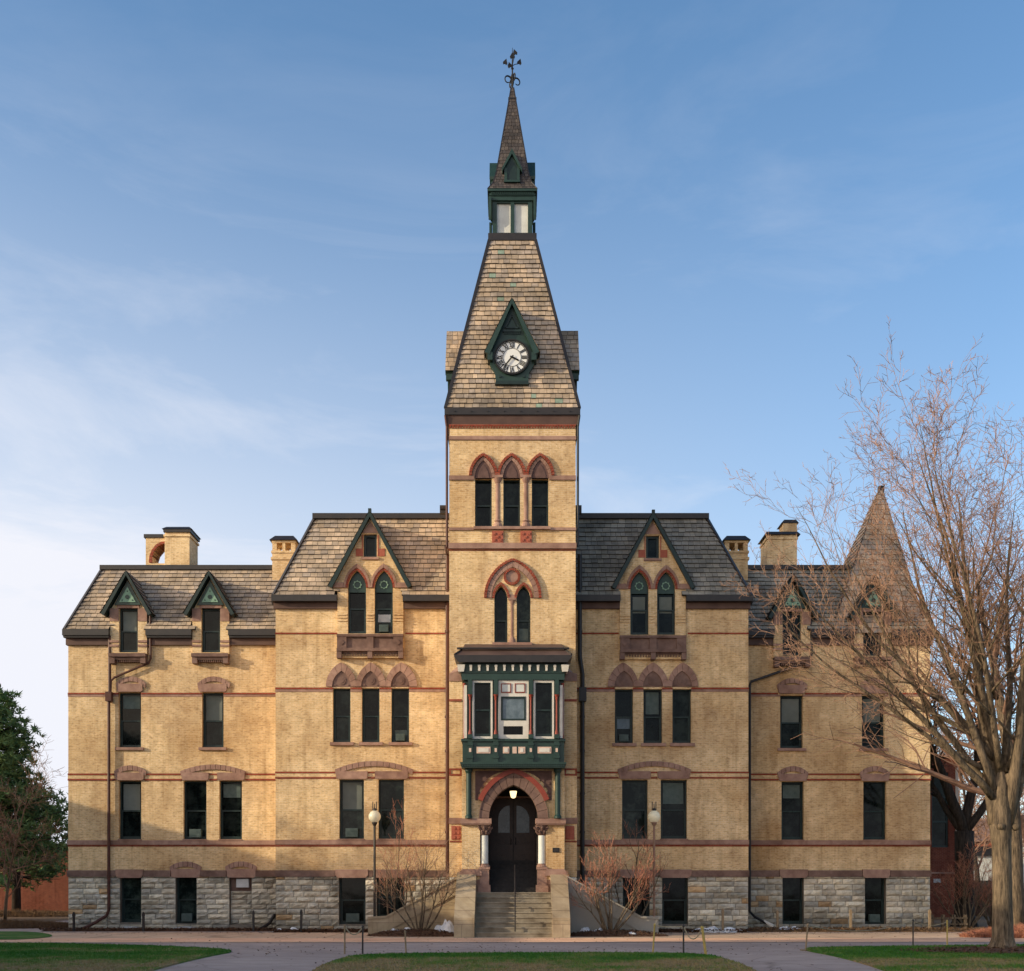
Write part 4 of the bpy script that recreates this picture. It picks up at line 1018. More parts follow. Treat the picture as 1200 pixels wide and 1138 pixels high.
    def curl(ang, z, s=1.0, up=0):
        ca, sa = math.cos(ang), math.sin(ang); P = []
        for i in range(15):
            t = i / 14; th = math.radians(200 - 330 * t); rr = .13 * s * (1 - .45 * t)
            r = .15 * s + rr * math.cos(th) * 1.0 + (0.0); h = rr * math.sin(th) * 1.1
            P.append((X + ca * r, TCY + sa * r, z + h + up))
        P.insert(0, (X, TCY, z - .18 * s)); mb.tube(P, [.03] + [.034 - .0012 * i for i in range(15)], 6)
    for i in range(4): curl(math.radians(20 + 90 * i), Zf(95), 1.25, .0)
    def heart(cx, cy, cz, s, rot):
        pts = [(0, .14), (.09, -.02), (.06, -.09), (0, -.05), (-.06, -.09), (-.09, -.02)]
        mb.prism([(cx + s * (x * math.cos(rot) - z * math.sin(rot)), cz + s * (x * math.sin(rot) + z * math.cos(rot))) for x, z in pts], cy - .02, cy + .02)
    heart(X, TCY, Zf(66), 1.1, 0)
    for i in range(4):
        a = math.radians(20 + 90 * i); ca, sa = math.cos(a), math.sin(a); dz = (.0, -.0, -.14, .1)[i]
        mb.tube([(X, TCY, Zf(77)), (X + ca * .12, TCY + sa * .12, Zf(74.5) + dz * .5), (X + ca * .2, TCY + sa * .2, Zf(73.5) + dz)], .014, 6)
        heart(X + ca * .29, TCY + sa * .29, Zf(71) + dz, 1, .3 * (1 if i % 2 else -1))
    mb.build('finial', 'black', sp)
spire()

# ---- lower stage round the entrance
def porch():
    Y = YB; q = lambda px, py: (PX(px, Y), PZ(py, Y)); Z = lambda py: PZ(py, Y)
    xa, xb = q(526.5, 0)[0], q(676, 0)[0]
    # entrance recess: opening through stage and porch
    dl, dr = PX(573, YF), PX(630, YF); zs, za = PZ(959, YF), PZ(920, YF)
    A = arch(dl, dr, zs, za, 12); hole = [(dr, 1.55)] + list(reversed(A)) + [(dl, 1.55)]
    mb = MB()
    for a, b in ((xa, PX(541.3, YF) + .01), (PX(661.5, YF) - .01, xb)):
        mb.box(a, b, Y, Y + 3.45, 2.1, Z(797)); 
    mb.box(PX(541.3, YF) + .012, PX(661.5, YF) - .012, Y + .1, Y + .9, PZ(905, YF) + .4, Z(797))
    mb.build('wall', 'brick', hall)
    mb = MB()
    for a, b, w in ((xa, q(541, 0)[0], -1), (q(662, 0)[0], xb, 1)):
        xo, xi = (xa - .01, PX(548, Y)) if w < 0 else (xb + .01, PX(655, Y))
        l, r_ = (xo, xi) if w < 0 else (xi, xo); zl, zr = (Z(790), Z(768)) if w < 0 else (Z(768), Z(790))
        mb.hexa([(l, Y - .03, Z(798.5)), (r_, Y - .03, Z(798.5)), (r_, YT - .001, Z(798.5)), (l, YT - .001, Z(798.5)), (l, Y - .03, min(zl, Z(783))), (r_, Y - .03, min(zr, Z(783))), (r_, YT - .001, zr), (l, YT - .001, zl)])
        mb.build('weathering_slope', 'brownstone', hall); mb = MB()
        mb.box(a - .02, b + .02, Y - .05, Y + .3, Z(965.5), Z(958.5)); mb.build('string_course', 'brownstone', hall); mb = MB()
    mb = MB()
    for a, b in ((xa, q(541, 0)[0]), (q(661.5, 0)[0], xb)):
        mb.box(a - .005, b, Y - .04, Y + .2, Z(822), Z(819.5))
        for y0, y1 in ((900.5, 902.5), (907, 909)): mb.box(a - .005, b, Y - .03, Y + .2, Z(y1), Z(y0))
        for x in (a, b - .06): mb.box(x + .001, x + .059, Y - .028, Y + .2, Z(906.9), Z(902.6))
        mb.box(a + .02, b - .0, Y - .03, Y + .2, Z(987), Z(985.3))
        mb.build('red_brick_band', 'redbrick', hall); mb = MB()
    mb = MB()
    for a, b in ((q(529, 0)[0], q(540, 0)[0]), (q(662.5, 0)[0], q(673, 0)[0])):
        mb.box(a, b, Y - .03, Y + .1, Z(984), Z(968))
        for i in range(2):
            for j in range(3):
                cx, cz = a + (b - a) * (.28 + .44 * i), Z(970.8 + j * 5.2); mb.prism([(cx + .06 * math.cos(t * math.pi / 3), cz + .06 * math.sin(t * math.pi / 3)) for t in range(6)], Y - .06, Y - .029)
        mb.build('carved_panel', 'terracotta', hall); mb = MB()
    # basement and water table of the stage
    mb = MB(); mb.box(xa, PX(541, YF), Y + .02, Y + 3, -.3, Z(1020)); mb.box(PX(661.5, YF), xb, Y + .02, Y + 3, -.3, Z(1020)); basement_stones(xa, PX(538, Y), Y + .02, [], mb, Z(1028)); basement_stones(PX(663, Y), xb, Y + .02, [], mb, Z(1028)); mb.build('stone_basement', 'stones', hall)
    # porch piers and arch wall
    Y2 = YF
    lft, rgt = PX(541.3, Y2), PX(661.5, Y2)
    mb = MB()
    PA = arch(PX(562.5, Y2), PX(639.5, Y2), PZ(958.9, Y2), PZ(907, Y2), 10)
    mb.wall([(lft, 2.0), (PX(562.5, Y2), 2.0), (PX(562.5, Y2), PZ(959, Y2))] + PA[1:-1] + [(PX(639.5, Y2), PZ(959, Y2)), (PX(639.5, Y2), 2.0), (rgt, 2.0), (rgt, PZ(899, Y2)), (lft, PZ(899, Y2))], [], Y2, .5, Y2 + .62)
    pw = mb.build('porch_wall', 'brick', hall)
    mb = MB()   # dark spandrel panel behind red hood
    mb.prism([(PX(557, Y2), PZ(938, Y2)), (PX(557, Y2), PZ(903.5, Y2)), (PX(646.5, Y2), PZ(903.5, Y2)), (PX(646.5, Y2), PZ(938, Y2))] + [(p[0], p[1]) for p in reversed(arch(PX(560, Y2), PX(643.5, Y2), PZ(938, Y2), PZ(905, Y2), 10))], Y2 - .025, Y2 + .02)
    for sx in (-1, 1):
        for (dx, dy, r) in ((34, 913, .1), (39, 909, .06), (37, 921, .06), (41, 918, .05), (30, 908, .05), (41, 929, .05)):
            cx, cz = PX(601.8 + sx * dx, Y2), PZ(dy, Y2); mb.prism([(cx + r * (1 + .3 * math.cos(5 * t)) * math.cos(t), cz + r * (1 + .3 * math.cos(5 * t)) * math.sin(t)) for t in [i * math.pi / 12 for i in range(24)]], Y2 - .05, Y2 - .024)
    mb.build('spandrel_panel', 'purplestone', hall)
    mb = MB(); AA = lambda a, b, s, t: arch(PX(a, Y2), PX(b, Y2), PZ(s, Y2), PZ(t, Y2), 14)
    ho, hi = AA(555.8, 647.8, 959, 900.8), AA(561.9, 641.7, 959, 906.4); kp = [n_ for n_ in range(len(ho)) if ho[n_][1] > PZ(941, Y2)]
    strip(mb, [ho[n_] for n_ in kp], [hi[n_] for n_ in kp], Y2 - .16, Y2 + .02, 1, 0); mb.build('red_hood', 'redpaint', hall)
    mb = MB(); strip(mb, AA(562, 641.5, 959, 906.5), AA(573, 630.5, 959, 920), Y2 - .1, Y2 + .45, 14, .016)
    strip(mb, AA(561.2, 642.3, 959, 905.6), AA(562.1, 641.4, 959, 906.6), Y2 - .13, Y2 + .02, 1, 0); mb.build('entrance_arch', 'brownstone_dark', hall)
    mb = MB()
    for a, b in ((539.5, 576), (627.5, 663)): mb.box(PX(a, Y2), PX(b, Y2), Y2 - .16, Y2 + .5, PZ(965.5, Y2), PZ(959.5, Y2)); mb.box(PX(a + 1, Y2), PX(b - 1, Y2), Y2 - .12, Y2 + .5, PZ(967, Y2), PZ(965.6, Y2)); mb.build('impost_course', 'brownstone', hall); mb = MB()
    mb = MB()
    for a, b in ((538.5, 564.5), (638, 664)):
        x0, x1 = PX(a, Y2), PX(b, Y2); mb.prism([(x0, PZ(1026.5, Y2)), (x1, PZ(1026.5, Y2)), (x1, PZ(1022, Y2)), (x1 - .1, PZ(1018.5, Y2)), (x0 + .1, PZ(1018.5, Y2)), (x0, PZ(1022, Y2))], Y2 - .12, Y2 + .5); mb.build('water_table', 'brownstone', hall); mb = MB()
    mb = MB(); mb.box(lft, PX(562.5, Y2), Y2 + .01, Y2 + .6, .0, PZ(1026, Y2)); mb.build('porch_base', 'brownstone', hall); mb = MB(); mb.box(PX(639.5, Y2), rgt, Y2 + .01, Y2 + .6, .0, PZ(1026, Y2)); mb.build('porch_base', 'brownstone', hall)
    # columns
    for s, c in ((-1, 567.5), (1, 635.3)):
        cx = PX(c, Y2); cy = Y2 + .14; z = lambda p: PZ(p, Y2)
        mb = MB(); mb.lathe(cx, cy, [(.14, z(1012)), (.135, z(979))], 20); mb.build('column_shaft', 'greywhite', hall)
        mb = MB(); mb.lathe(cx, cy, [(.13, z(979) + .002), (.17, z(977.5)), (.15, z(976)), (.19, z(971)), (.26, z(967.2))], 16)
        for lev, rr, n in ((975, .2, 8), (970.5, .25, 8)):
            for i in range(n):
                t = 2 * math.pi * (i + (.5 if lev > 973 else 0)) / n; p = Vector((cx + rr * math.cos(t), cy + rr * math.sin(t), z(lev)))
                mb.tube([p - Vector((math.cos(t) * .06, math.sin(t) * .06, .06)), p, p + Vector((math.cos(t) * .03, math.sin(t) * .03, .035)), p + Vector((math.cos(t) * .045, math.sin(t) * .045, -.01))], [.05, .045, .035, .02], 6)
        mb.build('column_capital', 'brownstone_dark', hall)
        mb = MB(); hw = .2
        mb.lathe(cx, cy, [(.2, z(1016)), (.2, z(1014.5)), (.16, z(1013.5)), (.17, z(1012.2))], 16)
        mb.box(cx - .2, cx + .2, cy - .2, cy + .2, z(1019), z(1016.1)); mb.box(cx - .17, cx + .17, cy - .17, cy + .17, z(1037), z(1019.1)); mb.box(cx - .22, cx + .22, cy - .22, cy + .22, 1.55, z(1037.1))
        mb.build('column_base', 'brownstone', hall)
    # recess: side walls, ceiling, inner steps, doors
    Yd = -1.15
    mb = MB()
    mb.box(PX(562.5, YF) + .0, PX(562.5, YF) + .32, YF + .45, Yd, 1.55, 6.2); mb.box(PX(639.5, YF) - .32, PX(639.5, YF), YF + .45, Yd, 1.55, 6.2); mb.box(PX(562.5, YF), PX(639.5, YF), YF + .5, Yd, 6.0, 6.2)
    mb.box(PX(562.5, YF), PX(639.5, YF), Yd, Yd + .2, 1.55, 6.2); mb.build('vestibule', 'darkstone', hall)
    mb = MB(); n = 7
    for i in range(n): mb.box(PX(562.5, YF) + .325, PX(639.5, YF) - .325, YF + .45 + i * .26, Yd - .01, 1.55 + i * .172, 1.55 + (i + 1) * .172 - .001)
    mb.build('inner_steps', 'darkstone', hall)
    zt = 1.55 + n * .172; yd = Yd - .06
    c = PX(601.5, yd)
    for s in (-1, 1):
        w = 1.02; x0, x1 = (c - w, c - .012) if s < 0 else (c + .012, c + w)
        ap = PZ(938, yd); sp = PZ(966, yd)
        # glass shape: quarter arch, tall side to the centre line
        gl = PX(583.8, yd) if s < 0 else PX(605.3, yd); gr = PX(597.3, yd) if s < 0 else PX(620.3, yd)
        gw = gr - gl; zg0, zg1, zgt = PZ(976, yd), PZ(960, yd), PZ(944, yd)
        crv = [(0 if s < 0 else 1, 0)] 
        pts = [(gl, zg0), (gr, zg0)]
        arcp = [(math.cos(t), math.sin(t)) for t in [math.pi / 2 * i / 8 for i in range(9)]]
        if s < 0: loop = [(gl, zg0), (gr, zg0)] + [(gr - gw * math.sin(math.pi / 2 * i / 8), zg1 + (zgt - zg1) * math.cos(math.pi / 2 * i / 8)) for i in range(9)]
        else: loop = [(gl, zg0), (gr, zg0)] + [(gl + gw * math.cos(math.pi / 2 * i / 8), zg1 + (zgt - zg1) * math.sin(math.pi / 2 * i / 8)) for i in range(9)]
        mb = MB(); mb.wall([(x0, zt), (x1, zt), (x1, PZ(936, yd)), (x0, PZ(936, yd))], [loop], yd - .03, .06, yd + .05)
        for (za_, zb_) in ((980, 989), (991, 1003)):
            a, b = (x0 + .3, x1 - .12) if s < 0 else (x0 + .12, x1 - .3)
            mb.box(a, b, yd - .055, yd - .031, PZ(zb_, yd), PZ(za_, yd)); mb.box(a + .08, b - .08, yd - .075, yd - .056, PZ(zb_ - 2, yd), PZ(za_ + 2, yd))
        d = mb.build('door', 'doorwood', hall)
        mb = MB(); mb.face([(p[0], yd + .02, p[1]) for p in loop]); mb.build('door_glass', 'glass_sky', d)
        mb = MB(); hx = c + s * .09; mb.tube([(hx, yd - .04, PZ(990, yd)), (hx, yd - .1, PZ(989, yd)), (hx, yd - .1, PZ(983, yd)), (hx, yd - .04, PZ(982, yd))], .015, 6); mb.build('door_handle', 'metal', d)
    mb = MB(); mb.box(c - 1.1, c + 1.1, yd - .3, yd + .04, PZ(936, yd) + .003, PZ(934, yd) + .0); mb.build('transom', 'brownstone', hall)
    mb = MB(); lz = PZ(931, -2.6); lc = PX(601.5, -2.6)
    mb.lathe(lc, -2.6, [(.04, lz - .14), (.09, lz - .1), (.13, lz + .1), (.12, lz + .12)], 12); ln = mb.build('lantern', 'lamp_lit', hall)
    mb = MB(); mb.tube([(lc, -2.6, lz + .12), (lc, -2.6, 6.0)], .015, 6); mb.lathe(lc, -2.6, [(.14, lz + .121), (.1, lz + .16), (.02, lz + .2)], 12); mb.build('lantern_hanger', 'metal', ln)
    mb = MB(); pbox(mb, 647.5, 655.5, 993.5, 999, YF - .03, YF + .02); mb.build('plaque', 'black', hall)
    mb = MB(); mb.box(PX(648.3, YF), PX(654.7, YF), YF - .034, YF - .0305, PZ(998, YF), PZ(994.5, YF)); mb.build('plaque_face', 'metal', hall)
porch()

# ---- oriel bay
def oriel():
    Y = YO; q = lambda px, py: (PX(px, Y), PZ(py, Y)); Z = lambda py: PZ(py, Y); X = lambda px: PX(px, Y)
    yb = YB + .2
    mb = MB(); mb.box(X(543.5), X(660), Y + .125, yb, Z(866), Z(797)); ob = mb.build('oriel_window', 'green', hall)
    # roof
    mb = MB(); a0, a1 = X(532.5), X(670); zE = Z(769.5)
    mb.hexa([(a0, Y - .28, zE), (a1, Y - .28, zE), (a1, yb, zE), (a0, yb, zE), (X(541), Y + .1, Z(761)), (X(662), Y + .1, Z(761)), (X(660), YT - .01, PZ(755, YT)), (X(543), YT - .01, PZ(755, YT))])
    mb.build('oriel_roof', 'roofmetal', ob)
    mb = MB(); mb.box(X(535.5), X(667), Y - .05, Y + .1, Z(760.5), Z(759)); mb.bar((a0 + .02, Y - .26, zE + .02), (X(541), Y + .1, Z(761)), .06); mb.bar((a1 - .02, Y - .26, zE + .02), (X(662), Y + .1, Z(761)), .06)
    for k in range(3): x = X(560 + k * 40); mb.box(x - .015, x + .015, Y - .27, Y + .1, Z(766), Z(760.6)) if False else None
    mb.build('roof_edge', 'metal', ob)
    mb = MB(); mb.prism([(a0, Z(771)), (X(537.5), Z(777.8)), (X(664.5), Z(777.8)), (a1, Z(771)), (a1, zE - .002), (a0, zE - .002)], Y - .3, yb); mb.build('oriel_gutter', 'metal', ob)
    mb = MB(); mb.box(X(541), X(661.5), Y - .06, yb - .01, Z(797), Z(789)); mb.box(X(539.5), X(663.5), Y - .1, yb - .015, Z(789) + .001, Z(787.5)); mb.box(X(542), X(660.5), Y - .04, yb - .02, Z(787.5) + .001, Z(777.9)); mb.build('oriel_frieze', 'green', ob)
    mb = MB()
    for k in range(12): x = X(551.8 + k * 9.82); mb.box(x - .035, x + .04, Y - .15, Y - .041, Z(787), Z(781)); mb.box(x - .045, x + .05, Y - .17, Y - .151 + .1, Z(782.3), Z(780))
    for s, x in ((-1, 540.5), (1, 662)): mb.hexa([(X(x) - .1, Y - .16, Z(788)), (X(x) + .1, Y - .16, Z(788)), (X(x) + .1, Y + .3, Z(788)), (X(x) - .1, Y + .3, Z(788)), (X(x) - .14, Y - .2, Z(780)), (X(x) + .14, Y - .2, Z(780)), (X(x) + .14, Y + .3, Z(780)), (X(x) - .14, Y + .3, Z(780))])
    mb.build('dentils', 'white', ob)
    # window surrounds
    for i, (a, b) in enumerate(((553.6, 577.2), (625.2, 649.2))):
        mb = MB(); loop = [(X(a + 2.2), Z(863)), (X(b - 2.2), Z(863)), (X(b - 2.2), Z(800)), (X(a + 2.2), Z(800))]
        mb.wall([(X(a), Z(865.7)), (X(b), Z(865.7)), (X(b), Z(797.3)), (X(a), Z(797.3))], [loop], Y, .1, Y + .1); mb.build('window_surround', 'white', ob)
        window(ob, loop, Y - .13, rec=.155, fw=.03, name='window')
    mb = MB(); hole = rect(587, 616.3, 816.3, 844.3, Y); v = rect(590, 612.7, 851, 861, Y)
    mb.wall([(X(584), Z(865.7)), (X(619.6), Z(865.7)), (X(619.6), Z(797.3)), (X(584), Z(797.3))], [hole, v], Y, .1, Y + .1)
    mb.build('window_surround', 'white', ob)
    mb = MB()
    for a, b in ((587.2, 599), (603.2, 615.5)):
        for (p, r_, s_, t_) in ((a, b, 801, 802), (a, b, 811, 812), (a, a + 1, 802.05, 810.95), (b - 1, b, 802.05, 810.95)): mb.box(X(p), X(r_), Y - .025, Y - .002, Z(t_), Z(s_))
    mb.build('panel_moulding', 'redpaint', ob)
    mb = MB(); 
    for a, b in ((588.4, 597.8), (604.4, 614.3)): mb.box(X(a), X(b), Y - .012, Y - .001, Z(810.7), Z(802.3))
    mb.build('panel', 'greywhite', ob)
    mb = MB(); h = hole; i_ = rect(589.2, 614.2, 818.3, 842.3, Y)
    for k in range(4):
        l = (k + 1) % 4; mb.face([(h[k][0], Y - .01, h[k][1]), (h[l][0], Y - .01, h[l][1]), (i_[l][0], Y - .01, i_[l][1]), (i_[k][0], Y - .01, i_[k][1])]); mb.face([(i_[k][0], Y - .01, i_[k][1]), (i_[l][0], Y - .01, i_[l][1]), (i_[l][0], Y + .06, i_[l][1]), (i_[k][0], Y + .06, i_[k][1])]); mb.face([(h[k][0], Y - .01, h[k][1]), (h[l][0], Y - .01, h[l][1]), (h[l][0], Y + .02, h[l][1]), (h[k][0], Y + .02, h[k][1])])
    mb.build('window', 'darkgreen', ob)
    mb = MB(); mb.face([(p[0], Y + .03, p[1]) for p in i_]); mb.build('pane', 'glass_sky', ob)
    mb = MB(); mb.face([(p[0], Y + .05, p[1]) for p in v])
    for k in range(8): x = X(591 + k * 2.8); mb.box(x, x + .02, Y + .01, Y + .045, Z(860.5), Z(851.5))
    mb.build('vent_grille', 'black', ob)
    # colonnettes, pilasters
    for px in (551, 581, 622, 652.3):
        cx = X(px); mb = MB(); mb.lathe(cx, Y - .07, [(.07, Z(861)), (.055, Z(858)), (.032, Z(855)), (.032, Z(821)), (.05, Z(819)), (.035, Z(818)), (.085, Z(814.5))], 12); mb.build('colonnette', 'redpaint', ob)
        mb = MB(); mb.box(cx - .075, cx + .075, Y - .14, Y + .08, Z(814.4), Z(797.2)); mb.box(cx - .085, cx + .085, Y - .16, Y + .08, Z(866), Z(861.1)); mb.build('pilaster', 'green', ob)
    for s, px in ((-1, 544), (1, 659.5)):
        cx = X(px); mb = MB(); mb.lathe(cx - s * .0, Y + .12, [(.05, Z(865)), (.03, Z(858)), (.03, Z(806)), (.06, Z(800))], 10); mb.lathe(cx - s * .0, Y + .6, [(.05, Z(865)), (.03, Z(858)), (.03, Z(806)), (.06, Z(800))], 10); mb.build('colonnette', 'redpaint', ob)
        mb = MB(); x = X(543.5) if s < 0 else X(660); mb.box(x - s * .1, x + s * .035, Y + .2, Y + .52, Z(865), Z(800)); 
        xf = X(545.5) if s < 0 else X(657.7); mb.box(xf - .05, xf + .05, Y + .0, Y + .08, Z(865), Z(803)); mb.build('white_post', 'white', ob)
    # parapet
    mb = MB(); mb.box(X(540.5), X(662.5), Y - .07, yb - .03, Z(869), Z(866) - .001); mb.box(X(542), X(661), Y, yb - .04, Z(894), Z(869) - .001); mb.box(X(539.5), X(663.5), Y - .12, yb - .03, Z(896), Z(893.5)); mb.box(X(541), X(662.3), Y - .08, yb - .05, Z(900), Z(896) - .001)
    for px in (551, 581, 622, 652.3): cx = X(px); mb.box(cx - .09, cx + .09, Y - .06, Y + .02, Z(893.4), Z(869.1)); mb.box(cx - .11, cx + .11, Y - .09, Y + .02, Z(889), Z(886)); mb.box(cx - .11, cx + .11, Y - .085, Y + .02, Z(874), Z(871.5))
    for k in range(44): x = X(541.5 + k * 2.75); mb.box(x, x + .045, Y - .115, Y - .079, Z(898.6), Z(896.3))
    pr = mb.build('oriel_parapet', 'green', ob)
    mb = MB()
    for a, b in ((558.5, 574.7), (589.3, 596.7), (600.5, 605.5), (607.3, 615.5), (630, 646)): mb.box(X(a), X(b), Y - .03, Y + .01, Z(883), Z(875.3)); mb.build('painted_panel', 'pinkpaint', ob); mb = MB()
    for px in (551, 581, 622, 652.3): mb.box(X(px - 1.3), X(px + 1.3), Y - .075, Y - .055, Z(881.5), Z(877)); mb.build('painted_block', 'pinkpaint', ob); mb = MB()
    mb = MB()
    for a, b in ((560.5, 572.7), (591, 595), (632, 644), (609.5, 613.3)): mb.box(X(a), X(b), Y - .045, Y - .029, Z(881.5), Z(876.8))
    mb.build('panel_inset', 'white', ob)
    # supporting posts and soffit
    for px in (549.2, 653.7):
        cx = PX(px, YF - .25); mb = MB(); mb.box(cx - .13, cx + .13, YF - .11, YF + .05, PZ(959, YF), PZ(900, YF) - .01) if False else None
        mb.lathe(cx, YF - .13, [(.13, PZ(959.4, YF)), (.13, PZ(957, YF)), (.095, PZ(955, YF)), (.095, PZ(907, YF)), (.14, PZ(904, YF)), (.14, Z(900) - .002)], 14); mb.build('oriel_post', 'green', ob)
        mb = MB(); mb.lathe(PX(px - 1 if px < 600 else px + 1, Y), Y + .3, [(.05, Z(904.5)), (.09, Z(903)), (.09, Z(900) - .001)], 12); mb.build('spotlight', 'white', ob)
oriel()

# ---- chimneys
def chimney(kind):
    capm = 'metal'
    if kind in ('vented_left', 'vented_right'):
        Y = 3.2; cx = 332.5 if kind == 'vented_left' else 863; q = lambda dx, py: (PX(cx + dx, Y), PZ(py, Y)); h = 13.5 * K(Y)
        xc = PX(cx, Y); mb = MB(); Z = lambda p: PZ(p, Y)
        mb.box(xc - h, xc + h, Y, Y + 1.0, Z(705), Z(646)); 
        mb.box(xc - h - .05, xc + h + .05, Y - .05, Y + 1.05, Z(656), Z(653)); mb.box(xc - h - .04, xc + h + .04, Y - .04, Y + 1.04, Z(648), Z(645.5))
        for a, b in ((-1, -.62), (-.12, .12), (.62, 1)): mb.box(xc + a * h, xc + b * h, Y + .01, Y + .25, Z(645.6), Z(633)); mb.box(xc + a * h, xc + b * h, Y + .75, Y + .99, Z(645.6), Z(633))
        mb.box(xc - h - .02, xc + h + .02, Y - .02, Y + 1.02, Z(636), Z(633.5))
        c = mb.build('chimney', 'brick', hall)
        mb = MB(); hh = h + .1; zt = Z(627); z0 = Z(633.4); mb.hexa([(xc - hh, Y - .12, z0), (xc + hh, Y - .12, z0), (xc + hh, Y + 1.12, z0), (xc - hh, Y + 1.12, z0), (xc - h * .8, Y + .1, zt), (xc + h * .8, Y + .1, zt), (xc + h * .8, Y + .9, zt), (xc - h * .8, Y + .9, zt)]); mb.build('chimney_cap', 'metal', c)
    elif kind == 'arched':
        Y = 4.0; X = lambda p: PX(p, Y); Z = lambda p: PZ(p, Y)
        mb = MB(); mb.box(X(193), X(222), Y, Y + 1.3, Z(672), Z(624)); mb.box(X(192), X(223.5), Y - .05, Y + 1.35, Z(629), Z(626.5)); 
        A = [(X(193), Z(656)), (X(193), Z(636)), (X(189), Z(636.5)), (X(184), Z(639.5)), (X(179.5), Z(645)), (X(177.5), Z(651)), (X(177), Z(656))]
        mb.prism([(X(169.5), Z(672)), (X(193), Z(672)), (X(193), Z(662))] + [(X(193), Z(659)), (X(177), Z(659))] + [(X(177.5), Z(651)), (X(179.5), Z(645)), (X(184), Z(639.5)), (X(189), Z(636.5)), (X(193), Z(636)), (X(193), Z(629)), (X(169.5), Z(629))], Y + .15, Y + .95)
        c = mb.build('chimney', 'brick', hall)
        mb = MB(); mb.box(X(192), X(224), Y - .08, Y + 1.38, Z(624) + .002, Z(620.5)); mb.hexa([(X(190.5), Y - .12, Z(620.4)), (X(225.5), Y - .12, Z(620.4)), (X(225.5), Y + 1.42, Z(620.4)), (X(190.5), Y + 1.42, Z(620.4)), (X(194), Y + .1, Z(616.5)), (X(221), Y + .1, Z(616.5)), (X(221), Y + 1.2, Z(616.5)), (X(194), Y + 1.2, Z(616.5))])
        mb.box(X(167.5), X(190), Y + .1, Y + 1.0, Z(629), Z(625)); mb.build('chimney_cap', 'metal', c)
        mb = MB(); O = [(X(193), Z(633.5)), (X(187.5), Z(634)), (X(181.5), Z(637.5)), (X(176.5), Z(644)), (X(174), Z(651)), (X(173.5), Z(658.5))]; I = [(X(193), Z(636)), (X(189), Z(636.5)), (X(184), Z(639.5)), (X(179.5), Z(645)), (X(177.5), Z(651)), (X(177), Z(658.5))]
        strip(mb, O, I, Y + .1, Y + 1.0, 10, .01); mb.build('chimney_arch', 'redbrick', c)
    else:
        Y = 4.0; X = lambda p: PX(p, Y); Z = lambda p: PZ(p, Y)
        mb = MB(); mb.box(X(899), X(934), Y, Y + 1.3, Z(675), Z(627)); mb.box(X(898), X(935), Y - .04, Y + 1.34, Z(632), Z(629.5)); mb.box(PX(918, 5.4), PX(934, 5.4), Y + 1.4, Y + 2.2, Z(675), PZ(613, 5.4)); c = mb.build('chimney', 'brick', hall)
        mb = MB(); mb.hexa([(X(895.5), Y - .12, Z(627)), (X(937.5), Y - .12, Z(627)), (X(937.5), Y + 1.35, Z(627)), (X(895.5), Y + 1.35, Z(627)), (X(898.5), Y, Z(623)), (X(934.5), Y, Z(623)), (X(934.5), Y + 1.3, Z(623)), (X(898.5), Y + 1.3, Z(623))])
        x_ = lambda p: PX(p, 5.4); z_ = lambda p: PZ(p, 5.4)
        mb.hexa([(x_(915.5), Y + 1.36, z_(613)), (x_(936), Y + 1.36, z_(613)), (x_(936), Y + 2.3, z_(613)), (x_(915.5), Y + 2.3, z_(613)), (x_(919), Y + 1.4, z_(609)), (x_(933), Y + 1.4, z_(609)), (x_(933), Y + 2.2, z_(609)), (x_(919), Y + 2.2, z_(609))]); mb.build('chimney_cap', 'metal', c)
for k in ('vented_left', 'vented_right', 'arched', 'plain'): chimney(k)
# corner pyramid roof at the right end
def end_tower():
    x0, x1, y0, y1 = 13.0, 16.95, 2.0, 6.9; zb = PZ(742, 2.0); ax, ay, az = 15.85, 4.5, PZ(569, 4.5); t = .04
    A = [(x0, y0, zb), (x1, y0, zb), (x1, y1, zb), (x0, y1, zb)]; mb = MB()
    for k in range(4):
        p, q = Vector(A[k]), Vector(A[(k + 1) % 4]); a = Vector((ax, ay, az)); tiles(mb, p, q, q.lerp(a, .97), p.lerp(a, .97), .25, .26, .03, 1.05)
    r = mb.build('end_tower_roof', 'tiles', hall)
    mb = MB(); mb.box(ax - .11, ax + .11, ay - .11, ay + .11, az - .4, az - .04)
    for k in range(4): mb.bar(A[k], (ax, ay, az - .1), .07, .07)
    mb.build('roof_cap', 'metal', r)
end_tower()

